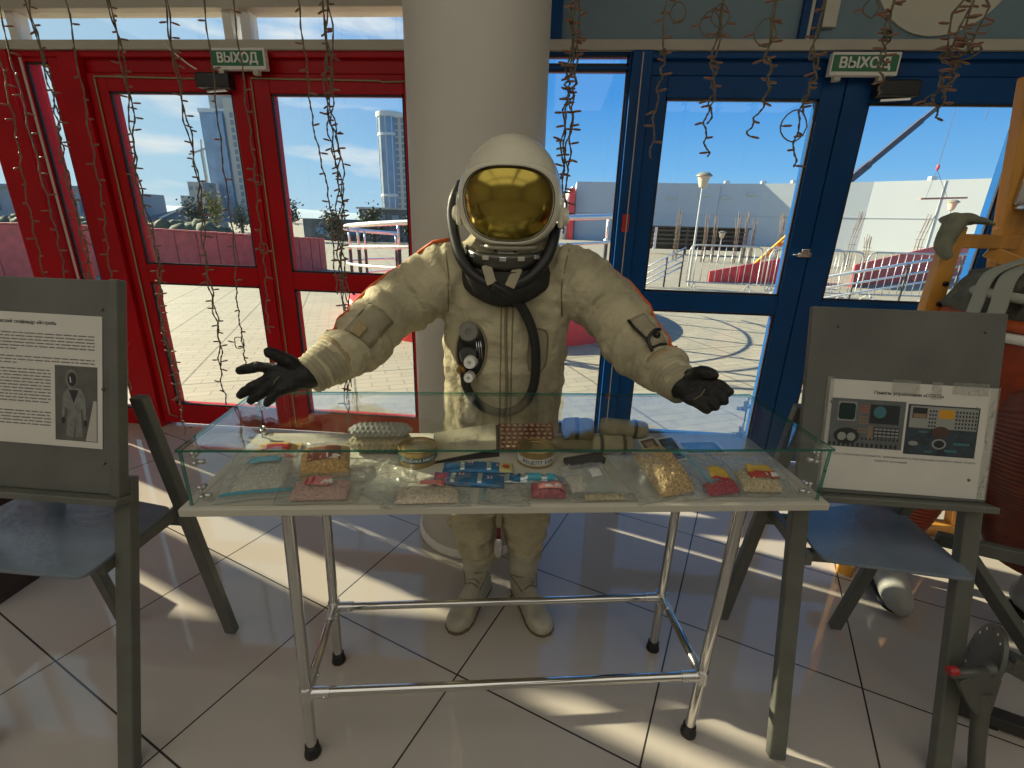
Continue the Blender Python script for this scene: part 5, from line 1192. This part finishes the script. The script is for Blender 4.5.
curved_wall([(-17.0, 7.2), (-13.6, 9.3), (-10.6, 11.0), (-9.0, 11.65), (-7.9, 12.2), (-7.1, 13.1), (-6.9, 14.2)], 'long curved red parapet outside the left red door', 1.24, .86)
# lamp posts
LAMPG = mat('lamp_glass', (.55, .50, .38), .3)
def lamp_post(x, y, h, s, label, grp='lamp posts'):
    t = thing('lamp_post', label, 'lamp post', (x, y, -.02), 0, grp)
    M().tube([(x, y, -.02), (x, y, h - .36 * s)], [.035 * s, .026 * s], 10).build('pole', GALV, t, 'auto')
    M().lathe([(.05 * s, h - .38 * s), (.09 * s, h - .36 * s), (.16 * s, h - .10 * s), (.001, h - .10 * s)], (x, y, 0), seg=18).build('lantern', LAMPG, t, 'auto')
    M().lathe([(.205 * s, h - .10 * s), (.20 * s, h - .075 * s), (.12 * s, h - .01), (.02, h), (.001, h)], (x, y, 0), seg=18).build('cap', mat('lamp_cap', (.22, .21, .17), .5), t, 'auto')
lamp_post(3.72, 13.45, 2.84, 1.0, 'near lamp post with a flared lantern outside the left blue door')
lamp_post(7.85, 24, 1.42, .9, 'small distant lamp post behind the barrier in the left blue door')
lamp_post(16.1, 22, 2.88, 1.1, 'lamp post behind the barriers in the right blue door')
# big pale hall
HALL = mat('hall_cladding', (.49, .53, .56), .6, vary=.08, vscale=.12, stretch=(1, 1, .02)); HALLW = mat('hall_cladding_seams', (.40, .44, .48), .6)
t = thing('exhibition_hall', 'long pale clad hall on the far side of the plaza', 'building', (20, 56, -.02))
foot = [(2.1, 56), (13, 55.4), (21, 54.0), (29, 49.6), (37, 43.6), (48, 33), (51, 36), (39, 48), (30.5, 53.5), (21.5, 58.5), (13, 60), (2.1, 60)]
M().prism(foot, -.1, 6.05).build('cladding', HALL, t)
sm = M()
for i in range(5):
    a = Vector((*foot[i], 0)); b_ = Vector((*foot[i + 1], 0)); d = (b_ - a).normalized(); n_ = Vector((d.y, -d.x, 0)) * .03
    sm.bar(a + n_ + Vector((0, 0, 2.9)), b_ + n_ + Vector((0, 0, 2.9)), .03, .05)
    k = int((b_ - a).length / 4)
    for j in range(1, k): q = a.lerp(b_, j / k) + n_; sm.bar(q + Vector((0, 0, .0)), q + Vector((0, 0, 6.0)), .04, .04)
sm.build('panel_seam', HALLW, t)
for x, y, z in ((9, 55.6, 5.1), (12.2, 55.4, 4.6), (15.4, 54.9, 4.9), (17.6, 54.5, 4.7), (20, 54.1, 5.0), (25, 51.7, 4.9)): M().span(x - .5, x + .5, y - .12, y + .02, z - .07, z + .07).build('wall_light', PALE, t)
for x, y in ((8, 57), (18, 56), (21.5, 55.3), (24, 54), (33, 48)): M().span(x - .25, x + .25, y, y + .5, 6.05, 6.45).build('roof_vent', GALV, t)
t = thing('end_building', 'rounded white and red end block left of the pale hall', 'building', (1.0, 56, -.02))
m = M(); m.rings([[Vector((1.95 - r_ + r_ * math.cos(a) * 1, 58 + 3 * math.sin(a), z)) for k in range(24) for a in (2 * PI * k / 24,)] for z, r_ in ((-.1, 1.15), (2.0, 1.05), (3.6, .85), (4.8, .55), (5.5, .25))])
m.build('white_shell', mat('white_shell', (.68, .66, .62), .5), t, True)
M().span(1.35, 1.95, 54.9, 55.3, -.1, 5.3).build('red_fin', RAMPR, t)
# slatted site shed in front of the hall
t = thing('site_shed', 'dark slatted open shed in front of the pale hall', 'shed', (8.4, 30.4, -.02))
SH = mat('shed_slat', (.09, .085, .06), .8); M().span(5.4, 11.4, 30.9, 31.0, .25, 1.55).build('back_panel', mat('shed_back', (.035, .038, .034), .9), t)
for z in (.55, .80, 1.05, 1.30): M().span(5.4, 11.4, 30.3, 30.36, z, z + .10).build('slat', SH, t)
M().span(5.3, 11.5, 30.2, 31.1, 1.52, 1.60).build('roof', SH, t)
for x in (5.45, 7.9, 11.35): M().span(x - .05, x + .05, 30.28, 30.38, -.02, 1.55).build('post', SH, t)
M().span(5.95, 6.10, 30.2, 30.28, .25, 1.52).build('white_board', WHITE, t)
# rebar starter columns
REB = mat('rebar_rust', (.15, .115, .095), .7)
for k, (x, z, w, lab) in enumerate(((5.8, 2.45, .20, 'leftmost rebar column in the left blue door'), (7.12, 2.25, .16, 'rebar column right of the near lamp post'), (7.52, 2.2, .14, 'rebar column left of the small distant lamp post'),
     (8.55, 2.35, .16, 'rebar column above the middle of the left crowd barrier'), (8.95, 2.35, .12, 'thin rebar column beside the right end of the left crowd barrier'), (9.3, 2.2, .12, 'thin rebar column left of the yellow beam'), (10.5, 2.45, .14, 'rebar column above the yellow beam'),
     (11.25, 2.7, .12, 'rebar column by the left edge of the right blue door'), (13.75, 2.5, .22, 'tall leaning rebar cage in the right blue door'), (14.45, 1.5, .22, 'short rebar column in the middle of the right blue door'), (16.65, 2.45, .26, 'leaning rebar cage left of the lamp post in the right blue door'))):
    t = thing('rebar_column', lab, 'rebar column', (x, 24, -.02), 0, 'rebar columns on the building site'); m = M(); rr = random.Random(k)
    for i in range(6 if w < .2 else 8):
        a = 2 * PI * i / 6; dx, dy = math.cos(a) * w * .55, math.sin(a) * w * .5
        M().tube([(x + dx, 24 + dy, -.02), (x + dx * .9, 24 + dy, z * .5), (x + dx + rr.uniform(-.06, .06) + (.16 if k in (8, 10) else -.06), 24 + dy, z - rr.uniform(0, .35))], .012, 5).build('bar', REB, t, True)
    for i in range(5): h = .3 + i * (z - .8) / 5; M().tube([(x - w * .6, 24 - w * .5, h), (x + w * .6, 24 - w * .5, h), (x + w * .6, 24 + w * .5, h), (x - w * .6, 24 + w * .5, h)], .008, 5, closed=True).build('tie', REB, t, True)
YEL = mat('yellow_steel', (.62, .30, .02), .5)
t = thing('yellow_conveyor', 'yellow steel beam slanting up behind the crowd barrier', 'beam', (8.2, 20, -.02))
for dz in (0, .30): M().bar((7.85, 20, .0 + dz * .3), (9.9, 20.2, 1.95 + dz), .12, .06).build('chord', YEL, t)
for k in range(8): u = (k + .5) / 8; M().bar((7.85 + 2.05 * u, 20.05, 1.95 * u), (7.95 + 2.05 * u, 20.1, .09 + 2.16 * u), .05, .04).build('brace', YEL, t)
M().span(7.80, 7.92, 19.95, 20.1, -.02, .1).build('foot', YEL, t)
# crane boom and its load beyond the hall
CR = mat('crane_grey', (.065, .075, .11), .5); t = thing('crane', 'grey telescopic crane boom rising over the pale hall', 'crane', (33, 72, -.02))
a = Vector((32.4, 72, 1.6)); b_ = Vector((53.5, 72, 23.2)); M().span(26, 35, 70.5, 73.5, .4, 2.2).build('carrier', CR, t)
M().bar(a, a.lerp(b_, .40), .75, .85).build('boom_section', CR, t); M().bar(a.lerp(b_, .38), a.lerp(b_, .64), .58, .66).build('boom_section', CR, t); M().bar(a.lerp(b_, .62), b_, .44, .50).build('boom_section', CR, t)
M().box(a.lerp(b_, .40), (.9, .95, .5), Matrix.Rotation(R(-45), 3, 'Y')).build('collar', CR, t)
for x in (27.5, 33.5): M().lathe([(.001, 70.3), (.42, 70.3), (.45, 70.5), (.42, 73.4), (.001, 73.4)], (x, 0, .42), (0, 1, 0), 18).build('wheel', RUBBER, t)
M().tube([b_, (53.5, 72, 15.5)], .035, 6).build('hoist_cable', CR, t)
t = thing('hanging_load', 'thin red beam hanging on two slings from the crane cable at the upper right', 'load', (31.9, 45, 4.4))
M().tube([(31.0, 45, 14), (30.95, 45, 6.95)], .022, 6).build('cable', CR, t); M().ball((30.95, 45, 6.8), (.12, .12, .25)).build('hook', mat('hook_red', (.45, .05, .08), .5), t, True)
M().bar((30.3, 45, 4.38), (33.9, 45, 4.55), .14, .14).build('beam', mat('beam_red', (.38, .16, .15), .6), t)
for x in (30.7, 32.4): M().tube([(30.95, 45, 6.6), (x, 45, 4.48)], .018, 6).build('sling', CR, t)
# towers
BG = mat('hazy_tower_glass', (.24, .33, .44), .3, .2, vary=.25, vscale=.25); TW = mat('tower_white', (.62, .62, .58), .6); TBG = mat('tower_beige', (.52, .47, .38), .7, vary=.1, vscale=.3); WN = mat('window_dark', (.18, .23, .28), .3)  # tower glass paled, distance haze put into its base colour
t = thing('glass_tower', 'tall round cornered glass and beige tower seen in the right red door', 'building', (-48, 153, -.02))
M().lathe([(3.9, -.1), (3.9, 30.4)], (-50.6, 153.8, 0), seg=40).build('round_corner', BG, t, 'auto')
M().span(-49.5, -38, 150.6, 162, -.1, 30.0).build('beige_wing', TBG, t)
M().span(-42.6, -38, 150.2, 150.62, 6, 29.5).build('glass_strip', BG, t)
M().lathe([(4.15, 30.2), (4.25, 30.6), (4.25, 31.5), (.001, 31.6)], (-50.6, 153.8, 0), seg=40).build('cornice', TW, t, 'auto'); M().span(-49, -37.8, 150.3, 162, 30.0, 31.0).build('roof_band', TW, t)
for z in (25.2, 8.4, 3.2): M().lathe([(3.95, z), (4.05, z + .05), (4.05, z + .75), (3.95, z + .8)], (-50.6, 153.8, 0), seg=40, cap=False).build('white_band', TW, t, 'auto')
for k in range(7):
    a = PI * (1.02 + k * .15); M().tube([(-50.6 + 3.95 * math.cos(a), 153.8 + 3.95 * math.sin(a), 0), (-50.6 + 3.95 * math.cos(a), 153.8 + 3.95 * math.sin(a), 30.3)], .16, 6).build('mullion', TW, t)
wm = M().span(-.42, .42, -.06, .06, -.6, .6).mesh('window'); wm.materials.append(WN)
for i in range(3):
    for j in range(17):
        o = bpy.data.objects.new('window', wm); COL.objects.link(o); o.parent = t; o.location = xf(t).inverted() @ Vector((-47.9 + i * 1.75, 150.56, 2.2 + j * 1.68))
t = thing('unfinished_tower', 'tall unfinished tower with a glass front seen in the left red door', 'building', (-86, 134, -.02))
M().prism([(-93.5, 130), (-87.2, 130), (-80.5, 131), (-80.5, 140), (-93.5, 140)], -.1, 27.0).build('core', mat('tower_blue_grey', (.22, .30, .38), .5, vary=.15, vscale=.3), t)
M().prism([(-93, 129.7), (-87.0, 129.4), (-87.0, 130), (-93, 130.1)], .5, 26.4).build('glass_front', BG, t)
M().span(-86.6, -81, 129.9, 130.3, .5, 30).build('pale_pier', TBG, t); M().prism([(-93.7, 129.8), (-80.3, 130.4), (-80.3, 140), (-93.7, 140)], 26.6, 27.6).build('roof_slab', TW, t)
M().prism([(-91, 131), (-81, 131), (-81, 138), (-91, 138)], 27.6, 31.5).build('penthouse', CONC, t)
for j in range(15):
    o = bpy.data.objects.new('window', wm); COL.objects.link(o); o.parent = t; o.location = xf(t).inverted() @ Vector((-84.8, 129.86, 2 + j * 1.72))
    o = bpy.data.objects.new('window', wm); COL.objects.link(o); o.parent = t; o.location = xf(t).inverted() @ Vector((-82.5, 129.86, 2 + j * 1.72))
t = thing('tower_crane', 'thin lattice tower crane standing left of the unfinished tower', 'crane', (-95.2, 131, -.02))
M().span(-95.5, -94.9, 130.7, 131.3, -.1, 18).build('mast', CONC, t); M().bar((-99, 131, 16.8), (-93.8, 131, 18.4), .4, .4).build('jib', CONC, t); M().bar((-95.2, 131, 18), (-94.9, 131, 20.5), .3, .3).build('peak', CONC, t)
t = thing('stepped_block', 'lower stepped block in front of the unfinished tower', 'building', (-96, 128, -.02))
M().span(-95.6, -91.5, 124, 129, -.1, 9.6).build('tall_part', CONC, t); M().span(-98.2, -95.6, 124, 129, -.1, 6.2).build('low_part', CONC, t)
for x, z in ((-94.8, 8), (-93, 8), (-94.8, 5.5), (-93, 5.5), (-97.2, 4.4), (-94.8, 3)): M().span(x - .5, x + .5, 123.9, 124.02, z - .5, z + .5).build('window', WN, t)
t = thing('long_grey_building', 'long grey building beyond the parapet at the far left', 'building', (-66, 60, -.02))
M().prism([(-90, 56), (-58, 59), (-58, 70), (-90, 70)], -.1, 4.1).build('wall', mat('grey_render', (.30, .33, .35), .8, vary=.1, vscale=.6), t); M().prism([(-91, 55.5), (-57.6, 58.6), (-64, 66), (-91, 66)], 4.1, 4.5).build('roof', mat('grey_roof', (.22, .26, .30), .8), t)
for k in range(9): x = -88 + k * 3.4; y = 56 + (x + 90) / 32 * 3; M().span(x - .6, x + .6, y - .12, y + .1, 1.4, 3.0).build('window', WN, t)
t = thing('gabled_house', 'small house with a white gable edge beyond the parapet', 'house', (-51, 63, -.02))
M().span(-55, -46.5, 62, 67, -.1, .9).build('wall', CONC, t); M().extrude([(-55.4, 61.7, .8), (-46.2, 61.7, .8), (-48.6, 61.7, 2.3)], (0, 6, 0)).build('roof', mat('blue_roof', (.10, .15, .20), .7), t); M().bar((-52.3, 61.6, .9), (-48.6, 61.6, 2.4), .12, .22).build('gable_edge', TW, t)
t = thing('low_shop_row', 'row of low shops with a blue awning across the plaza', 'building', (-14, 35, -.02))
M().span(-18.5, -9.0, 35, 37, -.1, 1.45).build('wall', mat('shop_wall', (.15, .17, .17), .8, vary=.4, vscale=.9), t); M().span(-17.2, -13.6, 34.3, 35, .42, .80).build('blue_awning', mat('awning_blue', (.12, .27, .45), .6), t)
for k in range(8): M().span(-17.0 + k * 1.0, -16.4 + k * 1.0, 34.95, 35.02, -.02, .40 if k < 4 else .9).build('shop_window', WN, t)
t = thing('dark_block', 'dark flat roofed block below the glass tower', 'building', (-14, 42, -.02))
M().span(-17.0, -10.5, 42, 47, -.1, 2.35).build('wall', mat('block_dark', (.12, .14, .14), .8, vary=.3, vscale=.6), t); M().span(-17.2, -10.3, 41.8, 47, 2.35, 2.5).build('roof_edge', CONC, t)
for k in range(5): M().span(-16.5 + k * 1.2, -15.9 + k * 1.2, 41.9, 42.05, 1.2, 1.9).build('window', WN, t)
# hills
m = M()
def hill(u, v):
    x = -1100 + 1500 * u; d = noise.fractal(Vector((u * 5, 1.2, 0)), 1., 2., 4); h = 6 + 26 * max(0, .62 - u) ** .8 + 9 * d * (.3 + max(0, .8 - u))
    return Vector((x, 640 + 60 * v, -.1 + h * math.sin(min(1, v * 1.0) * PI / 2)))
m.grid(hill, 90, 6)
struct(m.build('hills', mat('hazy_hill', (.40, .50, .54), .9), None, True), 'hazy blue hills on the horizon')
# trees
HEDGE = mat('hedge_leaves', (.075, .10, .06), .85, vary=.45, vscale=6)
t = thing('hedge', 'low dark hedge running behind the curved parapet', 'hedge', (-27, 30, -.02)); m = M()
for k in range(26): m.ball((-36 + k * .62, 29.8 - k * .05 + .2 * math.sin(k * 2.3), .45), (.75, .5, .62 + .18 * math.sin(k * 1.7)), 14, 8)
for v in m.v: v += Vector((.10 * noise.noise(v * 4), .08 * noise.noise(v * 4), .12 * noise.noise(v * 5)))
m.v = [Vector((v.x, v.y, max(v.z, -.02))) for v in m.v]; m.build('foliage', HEDGE, t, True)
def tree(x, y, h, r_, label, col, dens=240, bare=False, ls=1., z0=-.02):
    rr = random.Random(int(x * 10 + y)); t = thing('tree', label, 'tree', (x, y, z0), 0, 'trees beyond the plaza'); m = M().tube([(x, y, z0), (x + .05, y, h * .5), (x, y, h * .8)], [.14, .10, .05], 8)
    tips = []
    for k in range(12):
        a = rr.uniform(0, 2 * PI); u = rr.uniform(.35, .85); q = Vector((x + math.cos(a) * r_ * rr.uniform(.4, .9), y + math.sin(a) * r_ * rr.uniform(.4, .9), h * min(1, u + .22)))
        m.tube([(x, y, h * u * .8), tuple(Vector((x, y, h * u)).lerp(q, .5)), q], [.05, .03, .012], 5); tips.append(q)
    m.build('trunk', mat('bark_' + str(int(-x)), (.07, .055, .04), .9), t, True)
    f = M()
    for k in range(dens):
        c_ = Vector((x, y, h * .62)) + Vector((rr.gauss(0, .42) * r_, rr.gauss(0, .42) * r_, rr.gauss(0, .22) * h)) if not bare else rr.choice(tips) + Vector((rr.gauss(0, .22), rr.gauss(0, .22), rr.gauss(0, .22)))
        s_ = rr.uniform(.08, .17) * ls; n = Vector((rr.gauss(0, 1), rr.gauss(0, 1), rr.gauss(0, 1))).normalized(); u = n.orthogonal().normalized() * s_; w = n.cross(u)
        f._add([c_ - u, c_ + w * .6, c_ + u, c_ - w * .6], [(0, 1, 2, 3)])
    f.build('crown', mat('leaf_' + str(int(-x)), col, .8, vary=.4, vscale=3), t)
tree(-30.6, 40, 2.5, 1.1, 'dark green tree beyond the parapet in the left red door', (.055, .085, .06), 700)
tree(-33.2, 46, 3.4, 1.0, 'yellow green tree in front of the unfinished tower', (.26, .24, .06), 700)
tree(-28.6, 43, 2.2, .8, 'small grey green tree right of the yellow green tree', (.12, .15, .10), 500)
tree(-17.6, 31.5, 2.3, .9, 'sparse dark conifer at the left edge of the right red door', (.035, .05, .04), 700, True, .8)
tree(-15.4, 33.2, 1.9, .8, 'bushy tree in front of the low shops', (.09, .10, .06), 700, False, .9)
tree(-12.6, 33.4, 2.1, .9, 'green tree in front of the dark block', (.07, .095, .055), 700, False, .9)
tree(-10.0, 33.6, 1.7, .6, 'small green tree below the glass tower', (.06, .085, .05), 700, False, .9)

# ------------------------------------------------------------------ camera and light
emissive_world()
cam = bpy.data.cameras.new('camera'); co_ = bpy.data.objects.new('camera', cam); COL.objects.link(co_)
cam.sensor_width = 36; cam.sensor_fit = 'HORIZONTAL'; cam.lens = 16.496; cam.clip_start = .03; cam.clip_end = 3000
co_.matrix_world = Matrix(((.9957969, -.0538137, .0741117, 0), (.087474, .3189939, -.9437114, 0), (.0271434, .9462278, .3223604, 1.45), (0, 0, 0, 1)))
SC.camera = co_
su = bpy.data.lights.new('sun', 'SUN'); su.energy = 15.5; su.color = (1, .88, .62); su.angle = R(.6)
so = bpy.data.objects.new('sun', su); COL.objects.link(so)
dirn = Vector((math.cos(R(-20.5)) * math.cos(R(25.4)), math.sin(R(-20.5)) * math.cos(R(25.4)), -math.sin(R(25.4))))
so.rotation_euler = dirn.to_track_quat('-Z', 'Y').to_euler()
def lamp(loc, sx, sy, e, col=(1, .95, .83)):  # added fill: unseen area lights under the ceiling that brighten the room
    l = bpy.data.lights.new('room_fill', 'AREA'); l.shape = 'RECTANGLE'; l.size = sx; l.size_y = sy; l.energy = e; l.color = col
    o = bpy.data.objects.new('room_fill', l); COL.objects.link(o); o.location = loc; return o
for x in (-4.2, -.8, 2.8):
    for y in (-1.0, -4.0): lamp((x, y, 3.72), 3.2, 2.6, 23)
vs = SC.view_settings; vs.view_transform = 'Standard'; vs.look = 'None'; vs.gamma = 1; vs.use_curve_mapping = False; vs.exposure = 0
SC.cycles.transparent_max_bounces = 32; SC.cycles.max_bounces = 10; SC.cycles.use_denoising = True
